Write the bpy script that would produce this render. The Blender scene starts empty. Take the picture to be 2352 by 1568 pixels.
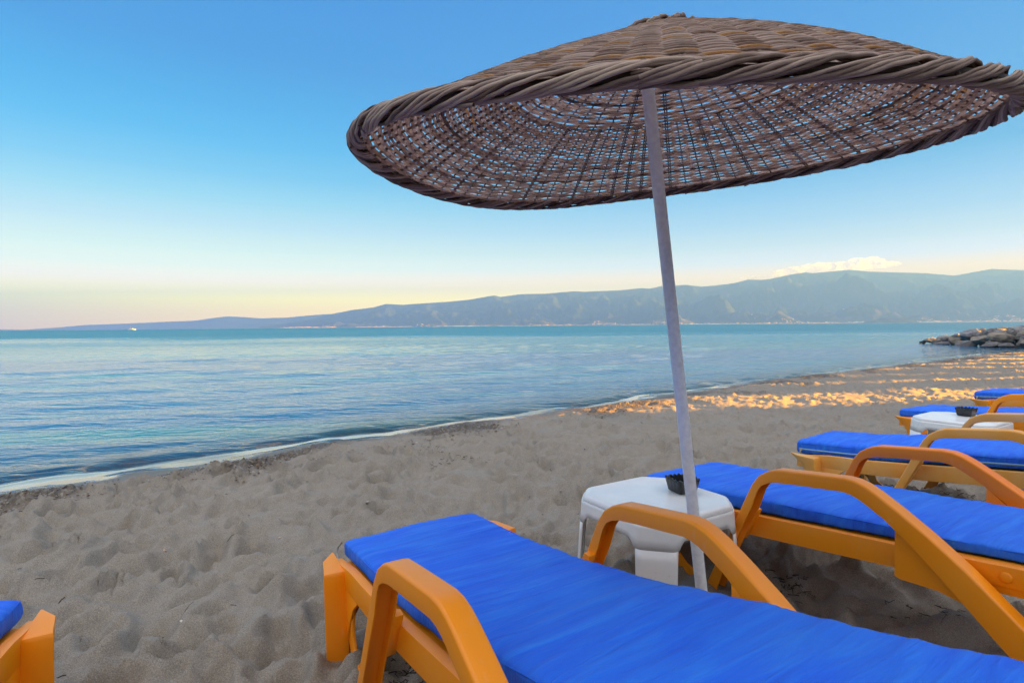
import bpy, bmesh, math, random
import numpy as np
from mathutils import Vector, Matrix

# ------------------------------------------------------------------ camera, sky, sun, exposure
sc = bpy.context.scene
COL = sc.collection
R = math.radians
CAM_H = 1.23
F = 1249.0                    # focal length in pixels of a 2352 px wide picture
PITCH = math.atan(35.5 / F)
ROLL = math.atan(21 / 2352)
cam = bpy.data.cameras.new('camera')
cam.sensor_width = 36.0
cam.lens = F / 2352 * 36.0
cam.clip_start = 0.05
cam.clip_end = 120000
cam_ob = bpy.data.objects.new('camera', cam)
COL.objects.link(cam_ob)
cam_ob.matrix_world = (Matrix.Translation((0, 0, CAM_H)) @ Matrix.Rotation(R(90) - PITCH, 4, 'X')
                       @ Matrix.Rotation(-ROLL, 4, 'Z'))
sc.camera = cam_ob

EXPO = 3.75
SUN_EL, SUN_AZ = R(10.5), R(82.0)           # azimuth from +Y towards +X
SUN_DIR = Vector((math.sin(SUN_AZ) * math.cos(SUN_EL), math.cos(SUN_AZ) * math.cos(SUN_EL), math.sin(SUN_EL)))

world = bpy.data.worlds.new('World')
sc.world = world
world.use_nodes = True
wt = world.node_tree
bg = wt.nodes['Background']
bg.inputs['Strength'].default_value = 0.1
sky = wt.nodes.new('ShaderNodeTexSky')
sky.sky_type = 'NISHITA'
sky.sun_disc = False
sky.sun_elevation = SUN_EL
sky.sun_rotation = SUN_AZ
sky.air_density = 1.0
sky.dust_density = 0.3
sky.ozone_density = 3.0
# clear evening gradient of the sky by elevation, left and right of the view, laid over the Nishita sky
#SKYBEGIN
SKY_EL = [0, 1.6, 2.8, 4.5, 5.8, 7.5, 9.5, 11.9, 14.2, 17, 20, 24, 31, 34]
SKY_L = [(3.950, 1.974, 0.000), (3.950, 2.403, 0.000), (3.950, 2.992, 0.000), (2.519, 2.026, 1.229), (1.598, 1.687, 1.152), (1.060, 1.313, 1.037), (0.669, 0.996, 1.028), (0.341, 0.812, 0.966), (0.149, 0.634, 0.951), (0.028, 0.508, 0.921), (0.000, 0.407, 0.852), (0.000, 0.296, 0.756), (0.000, 0.252, 0.719), (0.000, 0.250, 0.718)]
SKY_R = [(2.576, 1.406, 0.553), (2.625, 1.450, 0.571), (2.705, 1.522, 0.609), (2.344, 1.399, 0.642), (1.229, 1.159, 1.215), (0.677, 0.848, 0.973), (0.349, 0.651, 0.928), (0.164, 0.509, 0.870), (0.009, 0.384, 0.761), (0.001, 0.349, 0.760), (0.000, 0.317, 0.759), (0.000, 0.287, 0.747), (0.000, 0.254, 0.735), (0.000, 0.254, 0.735)]
#SKYEND
tcw = wt.nodes.new('ShaderNodeTexCoord'); sxw = wt.nodes.new('ShaderNodeSeparateXYZ')
wt.links.new(tcw.outputs['Generated'], sxw.inputs[0])
def wmath(op, a, b):
    m = wt.nodes.new('ShaderNodeMath'); m.operation = op
    for k, v in enumerate((a, b)):
        if isinstance(v, (int, float)): m.inputs[k].default_value = v
        else: wt.links.new(v, m.inputs[k])
    return m.outputs[0]
zf = wmath('DIVIDE', sxw.outputs[2], .62)
def sky_ramp(cols):
    rp = wt.nodes.new('ShaderNodeValToRGB'); rp.color_ramp.interpolation = 'B_SPLINE' if False else 'LINEAR'
    el = rp.color_ramp.elements
    while len(el) < len(SKY_EL): el.new(.5)
    for e, a, c in zip(el, SKY_EL, cols):
        e.position = math.sin(R(a)) / .62; e.color = tuple(min(v / 4, 1) for v in c) + (1,)
    wt.links.new(zf, rp.inputs[0])
    return rp.outputs[0]
hyp = wmath('SQRT', wmath('ADD', wmath('MULTIPLY', sxw.outputs[0], sxw.outputs[0]), wmath('MULTIPLY', sxw.outputs[1], sxw.outputs[1])), 0)
side = wt.nodes.new('ShaderNodeMapRange'); side.interpolation_type = 'SMOOTHSTEP'
side.inputs[1].default_value = -.72; side.inputs[2].default_value = .72
wt.links.new(wmath('DIVIDE', sxw.outputs[0], hyp), side.inputs[0])
lr = wt.nodes.new('ShaderNodeMix'); lr.data_type = 'RGBA'
wt.links.new(side.outputs[0], lr.inputs[0]); wt.links.new(sky_ramp(SKY_L), lr.inputs[6]); wt.links.new(sky_ramp(SKY_R), lr.inputs[7])
def wvec(op, a, b):
    m = wt.nodes.new('ShaderNodeVectorMath'); m.operation = op
    for k, v in enumerate((a, b)):
        if isinstance(v, tuple): m.inputs[k].default_value = v
        else: wt.links.new(v, m.inputs[k])
    return m.outputs[0]
G_ = 10.0 / 2 ** EXPO
sky_sum = wvec('ADD', wvec('MULTIPLY', lr.outputs[2], (4 * G_,) * 3), wvec('MULTIPLY', sky.outputs[0], (.02 * G_,) * 3))
# added pale sky fill, out of view overhead and behind the camera, brightens the foreground
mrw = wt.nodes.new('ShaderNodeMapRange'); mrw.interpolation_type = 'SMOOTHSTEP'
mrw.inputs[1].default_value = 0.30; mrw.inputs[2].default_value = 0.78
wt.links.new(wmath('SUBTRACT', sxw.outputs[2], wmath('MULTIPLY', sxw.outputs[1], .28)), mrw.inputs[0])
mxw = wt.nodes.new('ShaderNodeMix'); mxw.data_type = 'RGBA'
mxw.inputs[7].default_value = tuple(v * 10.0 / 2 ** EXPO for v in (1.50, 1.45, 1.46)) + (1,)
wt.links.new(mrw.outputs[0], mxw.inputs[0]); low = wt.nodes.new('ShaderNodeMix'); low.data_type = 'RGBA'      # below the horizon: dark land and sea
low.inputs[7].default_value = tuple(v * G_ for v in (.10, .16, .20)) + (1,)
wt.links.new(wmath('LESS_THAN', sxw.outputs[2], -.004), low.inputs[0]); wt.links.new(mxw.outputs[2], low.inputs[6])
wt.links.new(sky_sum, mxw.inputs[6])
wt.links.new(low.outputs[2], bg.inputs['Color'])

sun = bpy.data.lights.new('sun', 'SUN')
sun.energy = 5.0
sun.angle = R(0.5)
sun.color = (1.0, 0.42, 0.0)
sun_ob = bpy.data.objects.new('sun', sun)
COL.objects.link(sun_ob)
sun_ob.rotation_euler = (-SUN_DIR).to_track_quat('-Z', 'Y').to_euler()

vs = sc.view_settings
vs.view_transform = 'Standard'; vs.look = 'None'; vs.gamma = 1.0; vs.exposure = EXPO
vs.use_curve_mapping = False
cy = sc.cycles
cy.use_denoising = True
cy.volume_bounces = 3
cy.transparent_max_bounces = 16
cy.caustics_reflective = False; cy.caustics_refractive = False

rnd = random.Random(11)
rng = np.random.default_rng(5)

# ------------------------------------------------------------------ helpers
def ray(px, py):
    """direction of a pixel of the 2352 px wide photograph"""
    c, s = math.cos(ROLL), math.sin(ROLL)
    X, Y = px - 1176, py - 784
    ix, iy = c * X - s * Y, s * X + c * Y
    x, u = ix / F, -iy / F
    cp, sp = math.cos(PITCH), math.sin(PITCH)
    return Vector((x, cp + u * sp, -sp + u * cp))

def link(name, me, mats, parent=None, smooth=None):
    o = bpy.data.objects.new(name, me)
    COL.objects.link(o)
    if parent is not None:
        o.parent = parent
    if mats and not len(me.materials):
        for m in (mats if isinstance(mats, (list, tuple)) else [mats]):
            me.materials.append(m)
    if smooth is not None:
        me.shade_smooth()
        if smooth < 170:
            me.set_sharp_from_angle(angle=R(smooth))
    return o

def empty(name, loc=(0, 0, 0), rz=0.0):
    o = bpy.data.objects.new(name, None)
    o.empty_display_size = 0.1
    COL.objects.link(o)
    o.location = loc
    o.rotation_euler = (0, 0, rz)
    return o

def tag(o, label=None, cat=None, group=None, kind=None):
    if label: o['label'] = label
    if cat: o['category'] = cat
    if group: o['group'] = group
    if kind: o['kind'] = kind
    return o

def big_mesh(name, V, Q):
    me = bpy.data.meshes.new(name)
    V = np.ascontiguousarray(V, np.float32); Q = np.ascontiguousarray(Q, np.int32)
    k = Q.shape[1]
    me.vertices.add(len(V)); me.vertices.foreach_set('co', V.ravel())
    me.loops.add(Q.size); me.loops.foreach_set('vertex_index', Q.ravel())
    me.polygons.add(len(Q))
    me.polygons.foreach_set('loop_start', np.arange(0, Q.size, k, dtype=np.int32))
    me.update(calc_edges=True)
    me.validate()
    return me

def attr(me, name, vals):
    a = me.attributes.new(name, 'FLOAT', 'POINT')
    a.data.foreach_set('value', np.ascontiguousarray(vals, np.float32).ravel())

def grid_quads(nr, nc, wrap_c=False):
    r = np.arange(nr - 1)[:, None]
    c = np.arange(nc if wrap_c else nc - 1)[None, :]
    a = r * nc + c; b = r * nc + (c + 1) % nc
    return np.stack([a, b, b + nc, a + nc], -1).reshape(-1, 4)

def bm_mesh(name, bm, bevel=0.0, seg=2, ang=35):
    bmesh.ops.remove_doubles(bm, verts=bm.verts, dist=1e-5)
    bmesh.ops.recalc_face_normals(bm, faces=bm.faces)
    if bevel > 0:
        es = [e for e in bm.edges if len(e.link_faces) == 2 and e.calc_face_angle(0) > R(ang)]
        bmesh.ops.bevel(bm, geom=es, offset=bevel, segments=seg, profile=0.6, affect='EDGES', clamp_overlap=True)
    me = bpy.data.meshes.new(name)
    bm.to_mesh(me); bm.free()
    return me

def add_box(bm, lo, hi, mat=None):
    vs_ = [bm.verts.new(Vector((x, y, z)) if mat is None else mat @ Vector((x, y, z)))
           for x in (lo[0], hi[0]) for y in (lo[1], hi[1]) for z in (lo[2], hi[2])]
    for f in ((0, 1, 3, 2), (4, 6, 7, 5), (0, 4, 5, 1), (2, 3, 7, 6), (0, 2, 6, 4), (1, 5, 7, 3)):
        bm.faces.new([vs_[i] for i in f])

def add_strip(bm, outer, inner, s0, s1):
    """closed band between two equally long (t, z) paths, from lateral s0 to s1"""
    rows = []
    for (to, zo), (ti, zi) in zip(outer, inner):
        rows.append([bm.verts.new((to, s0, zo)), bm.verts.new((to, s1, zo)),
                     bm.verts.new((ti, s1, zi)), bm.verts.new((ti, s0, zi))])
    for a, b in zip(rows[:-1], rows[1:]):
        for k in range(4):
            bm.faces.new([a[k], a[(k + 1) % 4], b[(k + 1) % 4], b[k]])
    bm.faces.new(rows[0][::-1]); bm.faces.new(rows[-1])

def add_poly(bm, pts, s0, s1):
    a = [bm.verts.new((t, s0, z)) for t, z in pts]
    b = [bm.verts.new((t, s1, z)) for t, z in pts]
    n = len(pts)
    bm.faces.new(a[::-1]); bm.faces.new(b)
    for i in range(n):
        bm.faces.new([a[i], a[(i + 1) % n], b[(i + 1) % n], b[i]])

def tubes(paths, rad, sides=6, taper=None):
    """arrays for many tubes; paths: list of (n,3) arrays"""
    V, Q, off = [], [], 0
    for k, P in enumerate(paths):
        P = np.asarray(P, float); n = len(P)
        T = np.gradient(P, axis=0); T /= np.linalg.norm(T, axis=1)[:, None] + 1e-9
        up = np.array([0, 0, 1.0]) if abs(T[:, 2]).mean() < .8 else np.array([1.0, 0, 0])
        A = np.cross(T, up); A /= np.linalg.norm(A, axis=1)[:, None] + 1e-9
        B = np.cross(A, T)
        r = rad[k] if np.ndim(rad) else rad
        rr = np.full(n, r) if taper is None else r * np.linspace(1, taper, n)
        th = np.linspace(0, 2 * np.pi, sides, endpoint=False)
        ring = P[:, None, :] + rr[:, None, None] * (np.cos(th)[None, :, None] * A[:, None, :] + np.sin(th)[None, :, None] * B[:, None, :])
        V.append(ring.reshape(-1, 3)); Q.append(grid_quads(n, sides, True) + off); off += n * sides
    return np.concatenate(V), np.concatenate(Q)

# gradient noise
_P = rng.permutation(512); _P = np.concatenate([_P, _P])
_G = rng.uniform(0, 2 * np.pi, 512); _GX, _GY = np.cos(_G), np.sin(_G)
def gnoise(x, y):
    xi, yi = np.floor(x).astype(np.int64), np.floor(y).astype(np.int64)
    xf, yf = x - xi, y - yi
    u, v = xf * xf * xf * (xf * (xf * 6 - 15) + 10), yf * yf * yf * (yf * (yf * 6 - 15) + 10)
    def g(i, j):
        h = _P[(_P[(xi + i) & 511] + yi + j) & 511]
        return _GX[h] * (xf - i) + _GY[h] * (yf - j)
    a = g(0, 0) * (1 - u) + g(1, 0) * u
    b = g(0, 1) * (1 - u) + g(1, 1) * u
    return (a * (1 - v) + b * v) * 1.5
def fbm(x, y, o=4, gain=.5):
    r, a = 0, 1.0
    for k in range(o):
        r = r + a * gnoise(x * 2 ** k + 17.3 * k, y * 2 ** k - 9.1 * k); a *= gain
    return r
def ridged(x, y, o=4):
    r, a, t = 0, 1.0, 0
    for k in range(o):
        r = r + a * (1 - np.abs(gnoise(x * 2 ** k + 7.7 * k, y * 2 ** k + 3.1 * k)) * 1.4); t += a; a *= .5
    return r / t
def sstep(a, b, x):
    t = np.clip((x - a) / (b - a), 0, 1); return t * t * (3 - 2 * t)

# ------------------------------------------------------------------ materials
def mat(name):
    m = bpy.data.materials.new(name); m.use_nodes = True
    return m, m.node_tree, m.node_tree.nodes['Principled BSDF']
def N(nt, typ, **kw):
    n = nt.nodes.new(typ)
    for k, v in kw.items():
        if k.startswith('i_'):
            n.inputs[k[2:].replace('_', ' ')].default_value = v
        else:
            setattr(n, k, v)
    return n
def noise(nt, scale, detail=3, rough=.5, vec=None, stretch=None, dist=0.0):
    n = N(nt, 'ShaderNodeTexNoise')
    n.inputs['Scale'].default_value = scale; n.inputs['Detail'].default_value = detail
    n.inputs['Roughness'].default_value = rough; n.inputs['Distortion'].default_value = dist
    tc = N(nt, 'ShaderNodeTexCoord')
    src = vec if vec is not None else tc.outputs['Object']
    if stretch:
        mp = N(nt, 'ShaderNodeMapping'); mp.inputs['Scale'].default_value = stretch[:3]
        if len(stretch) > 3: mp.inputs['Rotation'].default_value = (0, 0, stretch[3])
        nt.links.new(src, mp.inputs[0]); src = mp.outputs[0]
    nt.links.new(src, n.inputs['Vector'])
    return n
def ramp(nt, fac, stops):
    r = N(nt, 'ShaderNodeValToRGB')
    el = r.color_ramp.elements
    while len(el) < len(stops): el.new(0.5)
    for e, (p, c) in zip(el, stops):
        e.position = p; e.color = (*c, 1) if len(c) == 3 else c
    nt.links.new(fac, r.inputs[0])
    return r
def mixc(nt, fac, a, b, mode='MIX'):
    m = N(nt, 'ShaderNodeMix', data_type='RGBA', blend_type=mode)
    for sock, v in ((m.inputs[0], fac), (m.inputs[6], a), (m.inputs[7], b)):
        if hasattr(v, 'is_output') or hasattr(v, 'links'): nt.links.new(v, sock)
        elif isinstance(v, (int, float)): sock.default_value = v
        else: sock.default_value = (*v, 1)
    return m.outputs[2]
def math_(nt, op, a, b=None):
    m = N(nt, 'ShaderNodeMath', operation=op)
    for sock, v in ((m.inputs[0], a), (m.inputs[1], b)):
        if v is None: continue
        if isinstance(v, (int, float)): sock.default_value = v
        else: nt.links.new(v, sock)
    return m.outputs[0]
def bump(nt, h, strength, dist, prev=None):
    b = N(nt, 'ShaderNodeBump'); b.inputs['Strength'].default_value = strength; b.inputs['Distance'].default_value = dist
    nt.links.new(h, b.inputs['Height'])
    if prev is not None: nt.links.new(prev, b.inputs['Normal'])
    return b.outputs[0]

def plastic(name, col, col2, rough=.38, worn=0.35):
    m, nt, p = mat(name)
    n1 = noise(nt, 5.0, 4, .6)
    n2 = noise(nt, 38.0, 3, .7, stretch=(1, 1, .4))
    f = ramp(nt, n1.outputs['Fac'], [(.42, (0, 0, 0)), (.75, (1, 1, 1))])
    c = mixc(nt, math_(nt, 'MULTIPLY', f.outputs[0], worn), col, col2)
    sc_ = ramp(nt, n2.outputs['Fac'], [(.62, (0, 0, 0)), (.80, (1, 1, 1))])
    c = mixc(nt, math_(nt, 'MULTIPLY', sc_.outputs[0], .22 * (worn + .4)), c, (.70, .55, .38))
    nt.links.new(c, p.inputs['Base Color'])
    rr = ramp(nt, n1.outputs['Fac'], [(.3, (rough - .06,) * 3), (.7, (rough + .14,) * 3)])
    nt.links.new(rr.outputs[0], p.inputs['Roughness'])
    nt.links.new(bump(nt, noise(nt, 220, 2).outputs['Fac'], .06, .002), p.inputs['Normal'])
    return m
M_ORANGE = plastic('orange_plastic', (.94, .290, .002), (.90, .33, .02), worn=.4)
M_DEEP = plastic('deep_orange_plastic', (.90, .225, .003), (.86, .27, .015), worn=.3)
M_FADED = plastic('faded_orange_plastic', (.78, .35, .06), (.76, .47, .20), rough=.48, worn=.8)
M_AMBER = plastic('amber_plastic', (.86, .30, .01), (.76, .40, .12), worn=.6)

def plain(name, col, rough=.5, metal=0.0, bscale=None, bstr=.2, var=None):
    m, nt, p = mat(name)
    p.inputs['Base Color'].default_value = (*col, 1)
    p.inputs['Roughness'].default_value = rough; p.inputs['Metallic'].default_value = metal
    n = noise(nt, bscale or 60, 4, .6)
    if var:
        r = ramp(nt, n.outputs['Fac'], [(.3, col), (.7, var)])
        nt.links.new(r.outputs[0], p.inputs['Base Color'])
    nt.links.new(bump(nt, n.outputs['Fac'], bstr, .003), p.inputs['Normal'])
    return m

def fabric():
    m, nt, p = mat('blue_mattress_cover')
    w = noise(nt, 1.0, 4, .55, stretch=(26, 3.2, 6, R(16)), dist=.7)
    w2 = noise(nt, 1.0, 3, .6, stretch=(70, 7, 10, R(14)), dist=.4)
    big = noise(nt, 3.0, 3, .5)
    fine = noise(nt, 420, 2, .5)
    c = ramp(nt, w.outputs['Fac'], [(.28, (.012, .105, .76)), (.52, (.016, .145, .86)), (.76, (.026, .22, .92))])
    c2 = mixc(nt, ramp(nt, big.outputs['Fac'], [(.4, (0, 0, 0)), (.75, (.55, .55, .55))]).outputs[0], c.outputs[0], (.03, .22, .78))
    c3 = mixc(nt, .12, c2, fine.outputs['Color'], 'OVERLAY')
    nt.links.new(c3, p.inputs['Base Color'])
    p.inputs['Roughness'].default_value = .62
    p.inputs['Specular IOR Level'].default_value = .3
    b = bump(nt, w.outputs['Fac'], .8, .012)
    b = bump(nt, w2.outputs['Fac'], .45, .005, b)
    b = bump(nt, fine.outputs['Fac'], .15, .0015, b)
    nt.links.new(b, p.inputs['Normal'])
    return m
M_BLUE = fabric()
M_ZIP = plain('zip_tape', (.22, .42, .60), .6, bscale=200)
M_METAL = plain('zinc_metal', (.55, .56, .58), .35, 1.0)
M_STRAP = plain('wire_pin', (.35, .36, .38), .4, .8)

def white_plastic():
    m, nt, p = mat('white_table_plastic')
    n = noise(nt, 9, 5, .65); n2 = noise(nt, 70, 3, .6)
    c = ramp(nt, n.outputs['Fac'], [(.35, (.86, .86, .86)), (.72, (.78, .80, .81))])
    d = ramp(nt, n2.outputs['Fac'], [(.66, (0, 0, 0)), (.80, (.5, .5, .5))])
    nt.links.new(mixc(nt, d.outputs[0], c.outputs[0], (.42, .40, .36)), p.inputs['Base Color'])
    p.inputs['Roughness'].default_value = .28
    nt.links.new(bump(nt, n.outputs['Fac'], .08, .004), p.inputs['Normal'])
    return m
M_WHITE = white_plastic()
M_POLE = plain('white_painted_steel', (.86, .88, .91), .45, 0, 55, .35, (.70, .72, .77))
M_BLACK = plain('black_bakelite', (.012, .014, .017), .32, 0, 90, .1)

def wicker(name, ramp_stops, rough=.75, thin=0):
    m, nt, p = mat(name)
    a = N(nt, 'ShaderNodeAttribute', attribute_name='shade')
    n = noise(nt, 60, 4, .6)
    f = math_(nt, 'ADD', math_(nt, 'MULTIPLY', a.outputs['Fac'], .75), math_(nt, 'MULTIPLY', n.outputs['Fac'], .25))
    r = ramp(nt, f, ramp_stops)
    nt.links.new(r.outputs[0], p.inputs['Base Color'])
    p.inputs['Roughness'].default_value = rough
    p.inputs['Specular IOR Level'].default_value = .3
    nt.links.new(bump(nt, noise(nt, 1, 3, .6, stretch=(160, 160, 500)).outputs['Fac'], .4, .002), p.inputs['Normal'])
    if thin:                                      # thin peeled strips let some sky light through
        tl = N(nt, 'ShaderNodeBsdfTranslucent'); nt.links.new(r.outputs[0], tl.inputs[0])
        mx = N(nt, 'ShaderNodeMixShader'); mx.inputs[0].default_value = thin
        nt.links.new(p.outputs[0], mx.inputs[1]); nt.links.new(tl.outputs[0], mx.inputs[2])
        nt.links.new(mx.outputs[0], nt.nodes['Material Output'].inputs['Surface'])
    return m
M_CANE = wicker('split_cane', thin=.66, ramp_stops= [(.10, (.21, .145, .12)), (.30, (.50, .37, .31)), (.55, (.67, .53, .46)), (.72, (.76, .63, .56)), (.84, (.70, .44, .20)), (.94, (.62, .56, .54))])
M_ROD = wicker('dark_wicker_rods', [(.12, (.09, .058, .047)), (.45, (.24, .165, .135)), (.72, (.44, .325, .27)), (.95, (.50, .41, .31))])

def sand_mat():
    m, nt, p = mat('beach_sand')
    wet = N(nt, 'ShaderNodeAttribute', attribute_name='wet').outputs['Fac']
    film = N(nt, 'ShaderNodeAttribute', attribute_name='film').outputs['Fac']
    peb = N(nt, 'ShaderNodeAttribute', attribute_name='pebble').outputs['Fac']
    big = noise(nt, .9, 4, .6); grain = noise(nt, 260, 2, .6); speck = noise(nt, 95, 2, .7); mid = noise(nt, 14, 4, .65)
    dry = ramp(nt, big.outputs['Fac'], [(.3, (.225, .207, .182)), (.7, (.285, .263, .232))])
    c = mixc(nt, .45, dry.outputs[0], ramp(nt, grain.outputs['Fac'], [(.30, (.075, .062, .052)), (.50, (.25, .215, .175)), (.72, (.55, .49, .41))]).outputs[0])
    c = mixc(nt, ramp(nt, speck.outputs['Fac'], [(.64, (0, 0, 0)), (.72, (.65, .65, .65))]).outputs[0], c, (.10, .085, .07))
    c = mixc(nt, ramp(nt, mid.outputs['Fac'], [(.35, (.22, .22, .22)), (.62, (0, 0, 0))]).outputs[0], c, (.17, .14, .11))
    # pebble band
    vo = N(nt, 'ShaderNodeTexVoronoi'); vo.inputs['Scale'].default_value = 42
    tc = N(nt, 'ShaderNodeTexCoord'); nt.links.new(tc.outputs['Object'], vo.inputs['Vector'])
    pc = ramp(nt, N(nt, 'ShaderNodeSeparateColor').outputs[0], [(0, (0, 0, 0)), (1, (1, 1, 1))])
    sepc = N(nt, 'ShaderNodeSeparateColor'); nt.links.new(vo.outputs['Color'], sepc.inputs[0])
    pcol = ramp(nt, sepc.outputs[0], [(.0, (.05, .040, .035)), (.35, (.12, .085, .06)), (.6, (.20, .15, .105)), (.85, (.14, .135, .13)), (1, (.42, .38, .33))])
    nt.nodes.remove(pc)
    c = mixc(nt, peb, c, pcol.outputs[0])
    # wet sand is darker
    c = mixc(nt, wet, c, mixc(nt, .80, c, (.085, .072, .058)))
    nt.links.new(c, p.inputs['Base Color'])
    rr = math_(nt, 'SUBTRACT', .92, math_(nt, 'MULTIPLY', wet, .45))
    rr = math_(nt, 'SUBTRACT', rr, math_(nt, 'MULTIPLY', film, .43))
    nt.links.new(rr, p.inputs['Roughness'])
    nt.links.new(math_(nt, 'MULTIPLY', film, .75), p.inputs['Coat Weight'])
    p.inputs['Coat Roughness'].default_value = .04
    p.inputs['Coat IOR'].default_value = 1.5
    p.inputs['Specular IOR Level'].default_value = .35
    dryf = math_(nt, 'SUBTRACT', 1.0, wet)
    b1 = N(nt, 'ShaderNodeBump'); b1.inputs['Distance'].default_value = .006
    nt.links.new(math_(nt, 'MULTIPLY', dryf, .75), b1.inputs['Strength']); nt.links.new(mid.outputs['Fac'], b1.inputs['Height'])
    b2 = N(nt, 'ShaderNodeBump'); b2.inputs['Distance'].default_value = .0025
    nt.links.new(math_(nt, 'MULTIPLY', dryf, .8), b2.inputs['Strength']); nt.links.new(speck.outputs['Fac'], b2.inputs['Height'])
    nt.links.new(b1.outputs[0], b2.inputs['Normal'])
    b3 = N(nt, 'ShaderNodeBump'); b3.inputs['Distance'].default_value = .012; b3.invert = True
    nt.links.new(math_(nt, 'MULTIPLY', peb, .9), b3.inputs['Strength']); nt.links.new(vo.outputs['Distance'], b3.inputs['Height'])
    nt.links.new(b2.outputs[0], b3.inputs['Normal'])
    nt.links.new(b3.outputs[0], p.inputs['Normal'])
    return m
M_SAND = sand_mat()

def water_mat():
    m, nt, p = mat('sea_water')
    out = nt.nodes['Material Output']
    shallow = N(nt, 'ShaderNodeAttribute', attribute_name='shallow').outputs['Fac']
    ruffle = N(nt, 'ShaderNodeAttribute', attribute_name='ruffle').outputs['Fac']
    p.inputs['Base Color'].default_value = (.001, .118, .28, 1)
    nt.links.new(math_(nt, 'ADD', .03, math_(nt, 'MULTIPLY', ruffle, .40)), p.inputs['Roughness'])
    p.inputs['IOR'].default_value = 1.33
    n1 = noise(nt, 1.0, 3, .55, stretch=(1.1, 2.6, 1, R(-14)), dist=.5)
    n2 = noise(nt, 1.0, 3, .6, stretch=(4.2, 8.5, 1, R(-8)), dist=.3)
    n3 = noise(nt, 1.0, 2, .5, stretch=(.22, .50, 1, R(10)))
    b1 = N(nt, 'ShaderNodeBump'); b1.inputs['Distance'].default_value = .10
    nt.links.new(math_(nt, 'ADD', .40, math_(nt, 'MULTIPLY', ruffle, .80)), b1.inputs['Strength']); nt.links.new(n1.outputs['Fac'], b1.inputs['Height'])
    b2 = N(nt, 'ShaderNodeBump'); b2.inputs['Distance'].default_value = .03
    nt.links.new(math_(nt, 'ADD', .36, math_(nt, 'MULTIPLY', ruffle, .4)), b2.inputs['Strength']); nt.links.new(n2.outputs['Fac'], b2.inputs['Height'])
    nt.links.new(b1.outputs[0], b2.inputs['Normal'])
    nt.links.new(b2.outputs[0], p.inputs['Normal'])
    # shallow water lets the sand show through
    tr = N(nt, 'ShaderNodeBsdfTransparent'); tr.inputs[0].default_value = (.72, .80, .78, 1)
    gl = N(nt, 'ShaderNodeBsdfGlossy'); gl.inputs['Roughness'].default_value = .04
    nt.links.new(b2.outputs[0], gl.inputs['Normal'])
    fr = N(nt, 'ShaderNodeFresnel'); fr.inputs['IOR'].default_value = 1.33
    nt.links.new(b2.outputs[0], fr.inputs['Normal'])
    thin = N(nt, 'ShaderNodeMixShader')
    nt.links.new(fr.outputs[0], thin.inputs[0]); nt.links.new(tr.outputs[0], thin.inputs[1]); nt.links.new(gl.outputs[0], thin.inputs[2])
    mx = N(nt, 'ShaderNodeMixShader')
    nt.links.new(shallow, mx.inputs[0]); nt.links.new(p.outputs[0], mx.inputs[1]); nt.links.new(thin.outputs[0], mx.inputs[2])
    nt.links.new(mx.outputs[0], out.inputs['Surface'])
    return m
M_WATER = water_mat()

def hill_mat():
    m, nt, p = mat('scrub_covered_hills')
    n = noise(nt, .0016, 6, .62); n2 = noise(nt, .006, 4, .6)
    low = N(nt, 'ShaderNodeAttribute', attribute_name='low').outputs['Fac']
    c = ramp(nt, n.outputs['Fac'], [(.35, (.018, .036, .036)), (.55, (.028, .048, .044)), (.68, (.045, .056, .050)), (.78, (.20, .15, .125))])
    fields = ramp(nt, n2.outputs['Fac'], [(.40, (.028, .048, .040)), (.54, (.075, .074, .060)), (.66, (.20, .155, .125))])
    nt.links.new(mixc(nt, math_(nt, 'MULTIPLY', low, .75), c.outputs[0], fields.outputs[0]), p.inputs['Base Color'])
    p.inputs['Roughness'].default_value = 1.0
    p.inputs['Specular IOR Level'].default_value = 0.0
    return m
M_HILL = hill_mat()

def rock_mat():
    m, nt, p = mat('breakwater_stone')
    oi = N(nt, 'ShaderNodeObjectInfo')
    geo = N(nt, 'ShaderNodeNewGeometry')
    n = noise(nt, 2.2, 6, .65); n2 = noise(nt, 9, 4, .6)
    base = ramp(nt, oi.outputs['Random'], [(0, (.30, .30, .315)), (.35, (.38, .36, .35)), (.6, (.34, .335, .355)), (.8, (.42, .33, .24)), (1, (.40, .375, .35))])
    c = mixc(nt, ramp(nt, n.outputs['Fac'], [(.35, (.75, .75, .75)), (.6, (0, 0, 0))]).outputs[0], base.outputs[0], (.10, .095, .095))
    c = mixc(nt, ramp(nt, n2.outputs['Fac'], [(.60, (0, 0, 0)), (.75, (.6, .6, .6))]).outputs[0], c, (.42, .37, .31))
    sx = N(nt, 'ShaderNodeSeparateXYZ'); nt.links.new(geo.outputs['Position'], sx.inputs[0])
    mr = N(nt, 'ShaderNodeMapRange'); mr.inputs[1].default_value = -.22; mr.inputs[2].default_value = .28; mr.inputs[3].default_value = 1; mr.inputs[4].default_value = 0
    nt.links.new(math_(nt, 'ADD', sx.outputs[2], math_(nt, 'MULTIPLY', n.outputs['Fac'], .2)), mr.inputs[0])
    c = mixc(nt, mr.outputs[0], c, (.075, .055, .038))
    nt.links.new(c, p.inputs['Base Color'])
    nt.links.new(math_(nt, 'SUBTRACT', .85, math_(nt, 'MULTIPLY', mr.outputs[0], .4)), p.inputs['Roughness'])
    nt.links.new(bump(nt, n2.outputs['Fac'], .7, .05, bump(nt, n.outputs['Fac'], .6, .15)), p.inputs['Normal'])
    return m
M_ROCK = rock_mat()

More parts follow.
